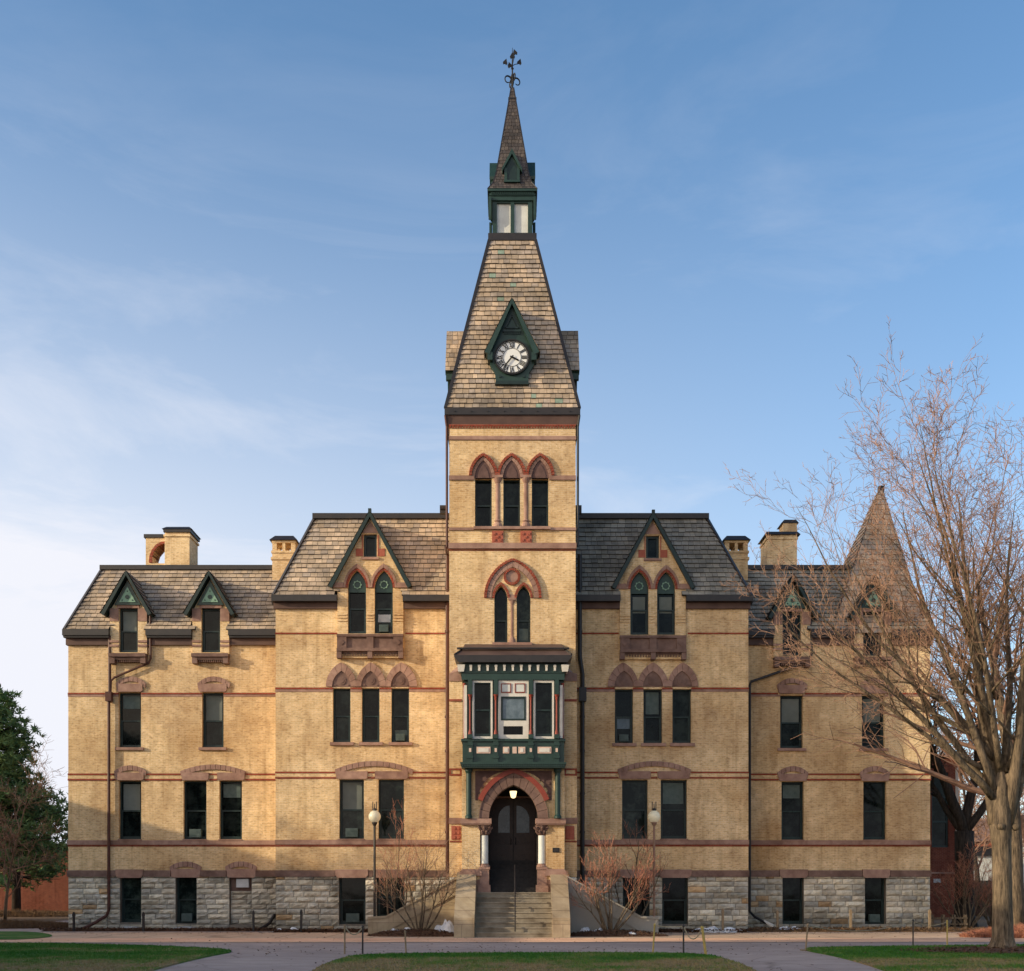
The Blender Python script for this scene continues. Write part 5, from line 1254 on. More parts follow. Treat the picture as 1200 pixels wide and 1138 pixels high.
# ------------------------------------------------------------------ entrance steps
def entrance():
    st = thing('entrance_steps', 'wide stone entrance steps with sloping cheek walls below the arched door', 'steps', (0, -4.2, 0))
    Xl, Xr = PX(558.3, -3.6), PX(645.5, -3.6)
    mb = MB(); n = 9; rz = 1.55 / n; y0 = -5.55; run = .235
    for i in range(n):
        mb.box(Xl, Xr, y0 + i * run, -3.05 if i == n - 1 else y0 + (i + 1) * run + .02, 0 if i == 0 else i * rz - .06, (i + 1) * rz - .045)
        mb.box(Xl + .001, Xr - .001, y0 + i * run - .03, y0 + (i + 1) * run + .0 if i < n - 1 else -2.9, (i + 1) * rz - .044, (i + 1) * rz)
    mb.build('steps', 'steps', st)
    for s in (-1, 1):
        mb = MB(); a, b = (-1.95, Xl - .003) if s < 0 else (Xr + .003, 1.985); yf, yb = -5.72, -3.62
        mb.hexa([(a, yf, 0), (b, yf, 0), (b, yb, 0), (a, yb, 0), (a, yf, .58), (b, yf, .58), (b, yb, 2.16), (a, yb, 2.16)])
        z = .58; mb.build('cheek_wall', 'concrete', st)
        mb = MB(); mb.box(a - .03, b + .0, yf - .04, yf + .25, 0, .585); mb.hexa([(a - .03, yf + .0, .59), (b, yf + .0, .59), (b, yb, 2.17), (a - .03, yb, 2.17), (a - .03, yf + .0, .68), (b, yf + .0, .68), (b, yb, 2.26), (a - .03, yb, 2.26)]) ; mb.build('coping', 'concrete', st)
        # side stair wall running down along the front
        Y = -3.75; X = lambda p: PX(p if s < 0 else 1203 - p, Y); Z = lambda p: PZ(p, Y)
        P = [(X(539), 0), (X(539), Z(1027.5)), (X(452), Z(1075)), (X(432), Z(1076)), (X(432), 0)]
        mb = MB(); mb.prism(P, Y, Y + .25); mb.build('side_wall', 'concrete' if s < 0 else 'concrete_grey', st)
        mb = MB(); P = [(X(539), Z(1046)), (X(539), Z(1027)), (X(452), Z(1074.5)), (X(431.5), Z(1075.5)), (X(431.5), Z(1095)), (X(452), Z(1092))]
        mb.prism(P, Y - .05, Y - .001)
        mb.prism([(X(539), Z(1028)), (X(539), Z(1026)), (X(452), Z(1073.5)), (X(431), Z(1074.5)), (X(431), Z(1077)), (X(452), Z(1076))], Y - .09, Y + .28); mb.build('side_wall_band', 'concrete' if s < 0 else 'concrete_grey', st)
    mb = MB(); x = PX(603.5, -4.6)
    mb.tube([(x, -5.45, .2), (x, -5.45, 1.05), (x, -5.4, 1.12), (x, -3.6, 2.52), (x, -3.55, 2.5), (x, -3.55, 1.5)], .024, 8)
    mb.tube([(x, -4.6, .9), (x, -4.6, 1.73)], .02, 8); mb.build('handrail', 'metal', st)
entrance()

# ------------------------------------------------------------------ ground
def sheet(name, pts, z, mt, kind='structure', thick=0):
    mb = MB(); mb.face([(p[0], p[1], z) for p in pts])
    if thick:
        for k in range(len(pts)): a, b = pts[k], pts[(k + 1) % len(pts)]; mb.face([(a[0], a[1], z), (b[0], b[1], z), (b[0], b[1], z - thick), (a[0], a[1], z - thick)])
    o = mb.build(name, mt)
    if kind: o['kind'] = kind
    return o
sheet('ground', [(-900, -300), (900, -300), (900, 1500), (-900, 1500)], -.004, 'drybrush')
sheet('pavement', [(-70, -60), (70, -60), (70, 0.4), (24, .4), (-17.6, .4), (-17.6, 44), (-24, 44), (-24, 3), (-70, 2)], 0.0, 'asphalt')
sheet('concrete_walk', [(-60, -6.2), (60, -6.2), (60, -.9), (-60, -.9)], .004, 'walk')
sheet('brick_paving', [(-60, -9.9), (60, -8.6), (60, -6.21), (-60, -6.21)], .006, 'pavers')
sheet('kerb_strip', [(-60, -10.1), (60, -8.8), (60, -8.605), (-60, -9.905)], .012, 'kerbstone')
LAWNS = {}
def smooth_poly(pts, n=3):
    for _ in range(n):
        out = []
        for k in range(len(pts)):
            a, b = pts[k], pts[(k + 1) % len(pts)]; out += [(a[0] * .75 + b[0] * .25, a[1] * .75 + b[1] * .25), (a[0] * .25 + b[0] * .75, a[1] * .25 + b[1] * .75)]
        pts = out
    return pts
Lw = [G(-900, 1106), G(0, 1105.5), G(150, 1108), G(240, 1111.8), G(280, 1115), G(245, 1121), G(195, 1133), G(140, 1150), G(20, 1200), G(-900, 1300)]
Cw = [G(300, 1190), G(362, 1140), G(395, 1125), G(425, 1118.8), G(600, 1117.5), G(765, 1117.5), G(828, 1119), G(858, 1127), G(890, 1140), G(960, 1190), G(630, 1230)]
Rw = [G(935, 1113), G(962, 1111), G(1080, 1109.5), G(1250, 1107.5), G(2100, 1104), G(2100, 1300), G(1180, 1200), G(1042, 1139), G(985, 1122)]
grass_all = []
for pts in (Lw, Cw, Rw):
    pts = smooth_poly(pts, 2); grass_all.append(pts); sheet('lawn', pts, .035, 'lawn', thick=.05)
sheet('lawn', smooth_poly([G(-900, 1093), G(-10, 1092), G(40, 1092), G(68, 1097), G(40, 1101), G(-10, 1102), G(-900, 1103)], 2), .02, 'lawn')
def inside(x, y, lp):
    c = False; n = len(lp)
    for k in range(n):
        x1, z1 = lp[k]; x2, z2 = lp[(k + 1) % n]
        if (z1 > y) != (z2 > y) and x < (x2 - x1) * (y - z1) / (z2 - z1) + x1: c = not c
    return c
def blades():
    mb = MB(); rr = random.Random(3); v = mb.v; f = mb.f
    for pts in grass_all:
        xs = [p[0] for p in pts]; ys = [p[1] for p in pts]
        x0, x1, y0, y1 = max(min(xs), -20), min(max(xs), 20), max(min(ys), -24.5), max(ys)
        n = int((x1 - x0) * (y1 - y0) * 330)
        for _ in range(n):
            x, y = rr.uniform(x0, x1), rr.uniform(y0, y1)
            if not inside(x, y, pts): continue
            h = rr.uniform(.015, .05); a = rr.uniform(0, 6.28); w = .012; dx, dy = math.cos(a) * w, math.sin(a) * w; lx, ly = rr.uniform(-.03, .03), rr.uniform(-.03, .03)
            i = len(v); v += [(x - dx, y - dy, .034), (x + dx, y + dy, .034), (x + lx, y + ly, .034 + h)]; f.append((i, i + 1, i + 2))
    mb.c = [None] * len(f); mb.m = [0] * len(f)
    o = mb.build('grass', 'blades'); o['kind'] = 'stuff'; tag(o, 'short patchy lawn grass along the edges of the walks', 'grass')
blades()

def fallen_leaves():
    mb = MB(); rr = random.Random(12)
    for _ in range(2600):
        x, y = rr.uniform(-24, 24), rr.choice((rr.uniform(-22, -.8), rr.uniform(-17, -12), rr.uniform(-2.2, -.8)))
        s_ = rr.uniform(.02, .05); a = rr.uniform(0, 6.28); d = Vector((math.cos(a), math.sin(a), rr.uniform(-.2, .5))) * s_; e = Vector((-math.sin(a), math.cos(a), rr.uniform(-.2, .3))) * s_ * .6; p = Vector((x, y, .045 if any(inside(x, y, q) for q in grass_all) else .02))
        i = len(mb.v); mb.v += [tuple(p - d), tuple(p + e), tuple(p + d), tuple(p - e)]; mb.f.append((i, i + 1, i + 2, i + 3))
    mb.c = [None] * len(mb.f); mb.m = [0] * len(mb.f)
    o = mb.build('fallen_leaves', 'mulch'); o['kind'] = 'stuff'; tag(o, 'scattered brown fallen leaves on the lawn and walks', 'leaves')
fallen_leaves()
def mound(name, label, cat, cx, cy, rx, ry, h, mt, seed=0, n=26, chips=0, kind=None, rough=.35, chipm=None, group=None):
    rr = random.Random(seed); from mathutils import noise
    mb = MB(); m = 10; off = seed * 7.3
    V = []
    for j in range(m + 1):
        for i in range(n):
            t = 2 * math.pi * i / n; u = j / m; wob = 1 + .18 * noise.noise(Vector((math.cos(t) * 1.3 + off, math.sin(t) * 1.3, 0)))
            x, y = cx + rx * u * wob * math.cos(t), cy + ry * u * wob * math.sin(t)
            z = h * (1 - u ** 2.2) * (1 + rough * noise.noise(Vector((x * 3 + off, y * 3, 0))) + rough * .6 * noise.noise(Vector((x * 9, y * 9, off)))) - (.02 if j == m else 0)
            V.append((x, y, max(z, -.02) if j < m else -.02))
    mb.v = V
    for j in range(m):
        for i in range(n): l = (i + 1) % n; mb.f.append((j * n + i, j * n + l, (j + 1) * n + l, (j + 1) * n + i))
    for _ in range(chips):
        t, u = rr.uniform(0, 6.28), math.sqrt(rr.random()) * .98
        x, y = cx + rx * u * math.cos(t), cy + ry * u * math.sin(t); z = h * (1 - u ** 2.2) + rr.uniform(0, .05); s = rr.uniform(.02, .06); a = rr.uniform(0, 6.28); b = rr.uniform(-.6, .9)
        d = Vector((math.cos(a), math.sin(a), b)).normalized() * s; e = Vector((-math.sin(a), math.cos(a), rr.uniform(-.4, .4))) * s * .45; p = Vector((x, y, z))
        i = len(mb.v); mb.v += [tuple(p - d), tuple(p + e), tuple(p + d), tuple(p - e)]; mb.f.append((i, i + 1, i + 2, i + 3))
    mb.c = [None] * len(mb.f); mb.m = [0] * len(mb.f)
    o = mb.build(name, mt, smooth=False)
    if kind: o['kind'] = kind
    if label: tag(o, label, cat, group)
    return o
mound('mulch_bed', 'brown mulch bed left of the entrance steps around the bare shrub', 'mulch', -3.4, -4.35, 1.75, .75, .22, 'mulch', 1, chips=1500, kind='stuff')
mound('mulch_bed', 'dark mulch bed right of the entrance steps around the bare shrub', 'mulch', 3.65, -4.35, 1.9, .75, .2, 'mulch', 2, chips=1500, kind='stuff')
mound('mulch_ring', 'ring of brown wood chips around the foot of the big bare tree', 'mulch', 13.1, -15.0, 3.2, 1.7, .1, 'mulch', 4, chips=2600, kind='stuff')
def bed(name, label, x0, x1, y0, y1, h, mt, chips):
    mb = MB(); rr = random.Random(int(abs(x0 * 10))); n = int((x1 - x0) / .25); m = 5
    for j in range(m + 1):
        for i in range(n + 1):
            e = j in (0, m) or i in (0, n); mb.v.append((x0 + (x1 - x0) * i / n, y0 + (y1 - y0) * j / m + (rr.uniform(-.1, .1) if j == 0 else 0), -.02 if e and j != m else h * rr.uniform(.4, 1.2)))
    for j in range(m):
        for i in range(n): a = j * (n + 1) + i; mb.f.append((a, a + 1, a + n + 2, a + n + 1))
    for _ in range(chips):
        p = Vector((rr.uniform(x0, x1), rr.uniform(y0, y1), h * rr.uniform(.6, 1.6))); s = rr.uniform(.03, .08); a = rr.uniform(0, 6.28); d = Vector((math.cos(a), math.sin(a), rr.uniform(-.5, 1))).normalized() * s; e = Vector((-math.sin(a), math.cos(a), rr.uniform(-.4, .4))) * s * .5
        i = len(mb.v); mb.v += [tuple(p - d), tuple(p + e), tuple(p + d), tuple(p - e)]; mb.f.append((i, i + 1, i + 2, i + 3))
    mb.c = [None] * len(mb.f); mb.m = [0] * len(mb.f)
    o = mb.build(name, mt); o['kind'] = 'stuff'; tag(o, label, 'mulch')
bed('leaf_litter', 'strip of mulch and dead leaves along the foot of the left wing', -18.6, -9.35, .3, 1.1, .08, 'mulch', 3000)
bed('leaf_litter', 'strip of mulch along the foot of the bay left of the entrance', -9.3, -5.3, -.9, -.1, .08, 'mulch', 1500)
bed('leaf_litter', 'strip of mulch and snow-melt litter right of the entrance', 5.6, 9.2, -.9, -.1, .08, 'mulch', 1500)
bed('leaf_litter', 'strip of tan dead leaves along the foot of the right wing', 9.3, 25.5, -.4, 1.1, .1, 'drybrush', 5000)
mound('snow_pile', 'large rough white snow pile beside the left stair cheek wall', 'snow', PX(523, -4.0), -4.05, .62, .3, .42, 'snow', 11, rough=.9)
mound('snow_pile', 'thin melting snow strip along the base of the left side wall', 'snow', PX(470, -4.0), -4.1, .95, .2, .25, 'snow', 12, rough=.7)
mound('snow_pile', 'low shaded snow pile behind the right bare shrub', 'snow', PX(694, -4.0), -4.0, .6, .25, .26, 'snow', 13, rough=.9)
mound('snow_pile', 'small flat snow patch on the right mulch bed', 'snow', PX(738, -4.3), -4.75, .35, .2, .12, 'snow', 14, rough=.6)
mound('snow_pile', 'thin old snow at the foundation by the right marker post', 'snow', PX(840, -.8), -.6, 1.3, .3, .18, 'snow', 15, rough=.7)
mound('snow_pile', 'small sliver of snow under the blocked basement window bay', 'snow', PX(338, -.6), -.35, .7, .2, .15, 'snow', 16, rough=.7)
mound('snow_pile', 'faint snow patch at the foundation below the right wing window', 'snow', PX(925, .6), .5, .7, .25, .18, 'snow', 17, rough=.7)

# ------------------------------------------------------------------ trees
def grow(mb, p, d, L, r, lev, rr, P):
    """recursive limb; P = per-level settings"""
    cfg = P[lev]; n = cfg['seg']; pts = [p.copy()]; rad = [r]; dirs = [d.copy()]
    step = L / n; tip = cfg.get('tip', .25)
    for i in range(n):
        w = cfg['wob']; d = (d + Vector((rr.gauss(0, w), rr.gauss(0, w), rr.gauss(0, w))) + Vector((0, 0, cfg['up']))).normalized()
        p = p + d * step; pts.append(p.copy()); dirs.append(d.copy()); rad.append(r * (1 - (1 - tip) * (i + 1) / n))
    (mb[1] if lev >= P['twig'] else mb[0]).tube(pts, rad, 9 if lev == 0 else 6 if r > .04 else 4 if r > .015 else 3, cap=lev < 2)
    if lev + 1 >= P['levels']: return
    m = cfg['kids']; m = m if isinstance(m, int) else rr.randint(*m)
    az0 = rr.uniform(0, 6.28)
    for k in range(m):
        t = cfg['from'] + (1 - cfg['from']) * (k + rr.random() * .8) / m; t = min(t, .99); i = min(int(t * n), n - 1); u = t * n - i
        q = pts[i].lerp(pts[i + 1], u); dd = dirs[min(i + 1, n)]
        az = az0 + k * 2.4 + rr.uniform(-.5, .5); an = math.radians(rr.uniform(*cfg['ang']))
        a = dd.orthogonal().normalized(); b = dd.cross(a); nd = dd * math.cos(an) + (a * math.cos(az) + b * math.sin(az)) * math.sin(an)
        if nd.z < -.1 and lev < 2: nd.z = -nd.z
        rl = rad[i] * (1 - u) + rad[i + 1] * u
        grow(mb, q, nd.normalized(), L * rr.uniform(*cfg['len']) * (1.15 - .5 * t), max(rl * rr.uniform(*cfg['rr']), P['rmin']), lev + 1, rr, P)

def big_tree():
    X0, Y0 = PX(1175, -14.6), -14.6; rr = random.Random(21)
    t = thing('bare_tree', 'tall leafless tree with pale sunlit forking limbs standing on the right lawn', 'tree', (X0, Y0, 0))
    tr, tw = MB(), MB(); z = lambda py: PZ(py, Y0); x = lambda px: PX(px, Y0)
    # root flare and trunk
    tr.tube([(X0 + .02, Y0, -.05), (X0 + .01, Y0, .12), (X0, Y0, .4), (X0 - .01, Y0, 1.5), (X0 - .03, Y0, 2.8), (X0 - .06, Y0, z(968)), (X0 - .04, Y0, z(950)), (X0 - .05, Y0, z(930)), (X0 - .06, Y0, z(905))], [.42, .33, .275, .245, .245, .285, .27, .2, .1], 14)
    for k in range(6):
        a = k * 1.05 + .3; tr.tube([(X0 + .5 * math.cos(a), Y0 + .5 * math.sin(a), -.03), (X0 + .25 * math.cos(a), Y0 + .25 * math.sin(a), .12), (X0 + .1 * math.cos(a), Y0 + .1 * math.sin(a), .5)], [.05, .12, .12], 7)
    for (px, py) in ((1168, 969), (1186, 970)):   # pruning scars
        tr.tube([(x(px), Y0 - .2, z(py)), (x(px), Y0 - .33, z(py))], [.1, .075], 10)
    tr.build('trunk', 'bark', t, smooth=True)
    tr = MB()
    P = {'levels': 5, 'twig': 2, 'rmin': .0058,
         0: dict(seg=14, wob=.05, up=.03, kids=(12, 15), ang=(22, 50), len=(.30, .50), rr=(.3, .5), **{'from': .16}, tip=.04),
         1: dict(seg=9, wob=.08, up=.03, kids=(6, 8), ang=(22, 50), len=(.34, .55), rr=(.4, .6), **{'from': .12}, tip=.2),
         2: dict(seg=7, wob=.11, up=.035, kids=(4, 5), ang=(25, 55), len=(.36, .58), rr=(.45, .7), **{'from': .08}, tip=.3),
         3: dict(seg=4, wob=.14, up=.03, kids=(2, 4), ang=(25, 60), len=(.35, .6), rr=(.6, .85), **{'from': .1}, tip=.5),
         4: dict(seg=2, wob=.15, up=.03, kids=0, ang=(25, 60), len=(.4, .6), rr=(.6, .9), **{'from': .1}, tip=.6)}
    limbs = [((1168, 966), (-.10, .05, 1), 9.2, .22), ((1180, 966), (.10, -.1, 1), 8.6, .17), ((1182, 966), (.42, .25, 1), 8, .14), ((1163, 925), (-.36, -.1, 1), 8.0, .115),
             ((1165, 930), (-.62, .35, 1), 8.0, .11), ((1163, 935), (-.95, -.25, .75), 7.8, .105), ((1166, 890), (-.75, .1, .85), 8.6, .09), ((1162, 905), (-1, 0, .42), 7.4, .08), ((1180, 900), (.8, .1, .8), 8, .1), ((1170, 900), (-.25, -.5, 1), 8.3, .09), ((1170, 905), (-.2, .6, 1), 8.3, .09),
             ((1172, 905), (-.14, .12, 1), 9.0, .12), ((1178, 905), (.22, .3, 1), 8.6, .11), ((1165, 870), (-.95, .45, .62), 7.6, .075), ((1168, 820), (-.6, -.3, 1), 7.6, .075)]
    S = dict(P); S[0] = dict(P[0], kids=(8, 10)); S[1] = dict(P[1], kids=(5, 6)); S[2] = dict(P[2], kids=(3, 4)); S[3] = dict(P[3], kids=(2, 3))
    for (px, py), d, L, r in limbs:
        grow((tr, tw), Vector((x(px), Y0 + d[1] * .2, z(py))), Vector(d).normalized(), L, r, 0, rr, S if d[0] < -.3 else P)
    tr.build('limbs', 'bark', t, smooth=True); o = tw.build('twigs', 'twig', t)
    print('tree faces', len(tr.f), len(tw.f))
big_tree()

def simple_tree(name, label, loc, H, r, seed, mt, mtw, lean=(0, 0), levels=4, kids0=12, spread=(30, 60), group=None, fork=None, rmin=.012, from0=.3, zoff=0):
    rr = random.Random(seed); t = thing(name, label, 'tree', (loc[0], loc[1], 0), group)
    a, b = MB(), MB()
    P = {'levels': levels, 'twig': 1, 'rmin': rmin,
         0: dict(seg=12, wob=.05, up=.03, kids=kids0, ang=spread, len=(.35, .55), rr=(.35, .6), **{'from': from0}, tip=.2),
         1: dict(seg=8, wob=.11, up=.02, kids=9, ang=(25, 60), len=(.35, .55), rr=(.4, .6), **{'from': .15}, tip=.25),
         2: dict(seg=6, wob=.14, up=.02, kids=7, ang=(25, 60), len=(.4, .6), rr=(.5, .7), **{'from': .1}, tip=.35),
         3: dict(seg=3, wob=.16, up=.02, kids=0 if levels < 5 else 4, ang=(25, 60), len=(.4, .6), rr=(.6, .8), **{'from': .1}, tip=.5),
         4: dict(seg=2, wob=.16, up=.02, kids=0, ang=(25, 60), len=(.4, .6), rr=(.6, .8), **{'from': .1}, tip=.5)}
    if fork:
        fz = fork[0]; a.tube([(loc[0], loc[1], -.05), (loc[0], loc[1], .5), (loc[0], loc[1], fz * .6), (loc[0], loc[1], fz)], [r * 1.5, r * 1.05, r * .95, r], 12)
        for d, L, rad in fork[1]: grow((a, b), Vector((loc[0], loc[1], fz - .1)), Vector(d).normalized(), L, rad, 0, rr, P)
    else: grow((a, b), Vector((loc[0], loc[1], -.05 + zoff)), Vector((lean[0], lean[1], 1)).normalized(), H, r, 0, rr, P)
    a.build('trunk', mt, t, smooth=True); b.build('crown', mtw, t)
    return t
simple_tree('bare_tree', 'dark leafless tree forking low beside the red brick house', (PX(1130, 7), 7), 12, .42, 5, 'bark_dark', 'bark_dark', levels=4, rmin=.014,
    fork=(4.3, [((-.28, 0, 1), 9, .26), ((.12, 0, 1), 10, .24), ((-.75, .1, .8), 5.5, .18), ((.7, -.1, .8), 7, .2)]), kids0=11)
simple_tree('bare_tree', 'second tall leafless tree with a sunlit trunk behind the front one', (PX(1192, -3), -3), 13.2, .36, 9, 'bark', 'twig_brown', levels=4, kids0=16, rmin=.012, from0=.3, lean=(-.03, 0))
simple_tree('young_tree', 'small bare birch-like tree in front of the dark pine', (PX(6, 14), 14), 7, .09, 31, 'bark', 'twig_brown', levels=4, kids0=14, rmin=.01, from0=.15)
# far bare trees beyond the right-hand house
for i, (px, Y, H, lab) in enumerate(((1150, 42, 13, 'far bare tree seen just right of the brick house'), (1185, 60, 15, 'far bare tree behind the trunk of the front tree'), (1215, 50, 12, 'far bare tree at the right edge of the view'), (1120, 70, 15, 'most distant bare tree above the brick house roof'))):
    simple_tree('bare_tree', lab, (PX(px, Y), Y), H, .22, 40 + i, 'bark_dark', 'twig_brown', levels=4, kids0=13, rmin=.03, from0=.2)

def shrub(px, base_h, Y, seed, label, hmax, spreadx, reds, n=11):
    rr = random.Random(seed); x0 = PX(px, Y); t = thing('bare_shrub', label, 'shrub', (x0, Y, 0), None)
    a, b = MB(), MB()
    P = {'levels': 4, 'twig': 2, 'rmin': .0055,
         0: dict(seg=9, wob=.07, up=.05, kids=(6, 7), ang=(18, 38), len=(.36, .55), rr=(.5, .7), **{'from': .36}, tip=.25),
         1: dict(seg=7, wob=.11, up=.06, kids=(4, 5), ang=(20, 42), len=(.4, .6), rr=(.5, .75), **{'from': .2}, tip=.4),
         2: dict(seg=5, wob=.12, up=.06, kids=(2, 3), ang=(20, 45), len=(.45, .7), rr=(.6, .8), **{'from': .15}, tip=.5),
         3: dict(seg=3, wob=.12, up=.06, kids=0, ang=(20, 45), len=(.4, .6), rr=(.6, .8), **{'from': .1}, tip=.5)}
    for k in range(n):
        u = -1 + 2 * k / (n - 1); an = u * spreadx; d = Vector((math.sin(an), rr.uniform(-.2, .12), math.cos(an) + .1)).normalized()
        L = hmax * (1 - .22 * abs(u)) * rr.uniform(.8, 1.02)
        grow((a, b), Vector((x0 + u * .14 + rr.uniform(-.03, .03), Y + rr.uniform(-.08, .08), base_h)), d, L, rr.uniform(.03, .05), 0, rr, P)
    a.build('stems', 'bark', t, smooth=True); b.build('twigs', reds, t)
shrub(492, .1, -4.35, 77, 'many-stemmed leafless shrub left of the entrance steps', 3.1, .72, 'twig', 7)
shrub(715, .1, -4.35, 78, 'wide leafless shrub with reddish twigs right of the entrance steps', 3.2, .78, 'twig_red', 9)
# red-twig dogwoods against the wall
shrub(462, .0, -1.6, 79, 'red-twigged bush against the wall behind the left lamp post', 4.0, .25, 'twig_red', 3)
shrub(742, .0, -1.6, 80, 'red-twigged bush against the wall behind the right lamp post', 4.1, .3, 'twig_red', 3)
shrub(1133, .0, 3.5, 81, 'pale-stemmed bare bush at the corner of the right wing', 3.0, .85, 'twig_red', 11)
shrub(1165, .0, 5.5, 82, 'smaller red-stemmed bush right of the pale-stemmed one', 2.6, .7, 'twig_red', 9)

def conifer(x0, y0, H, Rr, seed, label, z0=1.6, dens=1.0):
    rr = random.Random(seed); t = thing('pine_tree', label, 'tree', (x0, y0, 0))
    a, b = MB(), MB(); a.tube([(x0, y0, 0), (x0, y0, H * .5), (x0, y0, H * .97)], [.35, .25, .05], 10)
    z = z0
    while z < H * .97:
        u = (z - z0) / (H - z0); rad = Rr * (1 - u) ** .75 * (.8 + .2 * math.sin(u * 9)) + .4
        for k in range(int(9 * dens)):
            az = rr.uniform(0, 6.28); L = rad * rr.uniform(.65, 1.08); dz = rr.uniform(-.1, .35) * L * .5
            e = Vector((x0 + L * math.cos(az), y0 + L * math.sin(az), z + dz)); s = Vector((x0, y0, z)); m = s.lerp(e, .5) + Vector((0, 0, -.05 * L))
            a.tube([s, m, e], [.06, .04, .015], 4, cap=False)
            for j in range(int(L * 4.2)):
                c = s.lerp(e, .35 + .65 * rr.random()) + Vector((rr.gauss(0, .28), rr.gauss(0, .28), rr.gauss(.08, .2))); 
                for q in range(13):
                    d = Vector((rr.gauss(0, 1), rr.gauss(0, 1), rr.gauss(.5, .8))).normalized(); w = d.orthogonal().normalized() * rr.uniform(.035, .07); l = rr.uniform(.18, .42); cc = c + d * .05
                    i = len(b.v); b.v += [tuple(cc - w), tuple(cc + w), tuple(cc + d * l)]; b.f.append((i, i + 1, i + 2))
        z += rr.uniform(.28, .42)
    b.c = [None] * len(b.f); b.m = [0] * len(b.f)
    a.build('trunk', 'bark_dark', t, smooth=True); b.build('crown', 'needles', t); print('conifer', len(b.f))
conifer(PX(-8, 22), 22, PZ(806, 22), 5.6, 3, 'dark green pine left of the hall, in front of the low brick building', z0=3.2, dens=1.5)
conifer(-37, 41, 10, 4.5, 4, 'shorter pine behind the large one, placed to shade the low brick building', z0=2.0, dens=.5)  # second pine set here to cast uneven shade on the brick wall

# ------------------------------------------------------------------ neighbouring buildings
def low_brick():
    t = thing('brick_building', 'long low red brick building behind the pine at the left', 'building', (-45, 48, 0))
    mb = MB(); mb.box(-90, -22, 46, 60, 0, 4.9); mb.build('wall', 'farbrick', t)
    mb = MB(); mb.box(-90.2, -21.8, 45.7, 60.2, 4.9, 5.3); mb.build('roof_edge', 'metal', t)
    for k in range(6):
        mb = MB(); x = -86 + k * 8; mb.box(x, x + 2, 45.93, 46.1, 1.2, 3.6); mb.build('window', 'darkgreen', t)
low_brick()
def right_house():
    Y = 20; X = lambda p: PX(p, Y); Z = lambda p: PZ(p, Y)
    t = thing('brick_house', 'tall red brick house corner right of the hall, with a green framed window', 'house', (X(1105), Y, 0))
    mb = MB(); mb.wall([(X(1050), 0), (X(1122), 0), (X(1122), Z(887)), (X(1050), Z(887))], [rect(1092, 1111.5, 905, 993, Y)], Y, .3, Y + 10); mb.build('wall', 'farbrick', t)
    lp = rect(1092, 1111.5, 905, 993, Y); mb = MB(); (x0, z0), (x1, _), (_, z1), _ = lp
    for a, b in ((x0, x0 + .08), (x1 - .08, x1)): mb.box(a, b, Y + .1, Y + .2, z0, z1)
    for zz in (z0, z0 + (z1 - z0) * .33, z0 + (z1 - z0) * .66, z1 - .1): mb.box(x0 + .081, x1 - .081, Y + .1, Y + .2, zz, zz + .1)
    w = mb.build('window', 'darkgreen', t); mb = MB(); mb.face([(x0, Y + .18, z0), (x1, Y + .18, z0), (x1, Y + .18, z1), (x0, Y + .18, z1)]); mb.build('pane', 'glass', w)
    mb = MB(); mb.box(X(1050), X(1123.5), Y - .15, Y + .1, Z(887), Z(884)); mb.box(X(1085), X(1122.3), Y - .06, Y + .02, Z(1024), Z(1022)); mb.build('coping', 'brownstone', t)
    mb = MB(); mb.box(X(1119.5), X(1122.8), Y - .08, Y + .05, Z(1020), Z(900)); mb.build('corner_trim', 'kerbstone', t)
    mb = MB(); mb.box(X(1093.5), X(1102), Y - .06, Y + .02, Z(1034.5), Z(1030)); mb.build('sign_plate', 'greypaint', t)
right_house()
def far_house():
    Y = 75; X = lambda p: PX(p, Y); Z = lambda p: PZ(p, Y)
    t = thing('brick_house', 'distant brick house with pale columns seen past the right tree trunk', 'house', (X(1185), Y, 0))
    mb = MB(); mb.box(X(1168), X(1290), Y, Y + 10, 0, Z(985)); mb.build('wall', 'farbrick', t)
    mb = MB(); mb.prism([(X(1160), Z(985)), (X(1300), Z(985)), (X(1270), Z(955)), (X(1185), Z(955))], Y - .5, Y + 10.5); mb.build('roof', 'roofmetal', t)
    for k in range(4):
        mb = MB(); x = X(1172 + k * 16); mb.box(x, x + .35, Y - 2, Y - 1.65, 0, Z(990)); mb.build('porch_post', 'white', t)
    mb = MB(); mb.box(X(1165), X(1240), Y - 2.2, Y - .05, Z(990), Z(984)); mb.build('porch_roof', 'white', t)
    for k in range(3):
        mb = MB(); x = X(1178 + k * 16); mb.box(x, x + 1.2, Y - .06, Y + .02, 1.2, 3.2); mb.build('window', 'greywhite', t)
    Y = 68; t2 = thing('garage', 'low pale building at the far right behind the bushes', 'building', (PX(1148, Y), Y, 0))
    mb = MB(); mb.box(PX(1132, Y), PX(1163, Y), Y, Y + 6, 0, PZ(1003, Y)); mb.build('wall', 'greywhite', t2)
    mb = MB(); mb.prism([(PX(1130, Y), PZ(1003, Y)), (PX(1165, Y), PZ(1003, Y)), (PX(1160, Y), PZ(992, Y)), (PX(1135, Y), PZ(992, Y))], Y - .3, Y + 6.3); mb.build('roof', 'metal', t2)
    for k in range(3):
        mb = MB(); a = PX(1135 + k * 9, Y); mb.box(a, a + .7, Y - .05, Y + .02, .8, 2.6); mb.build('window', 'darkgreen', t2)
far_house()
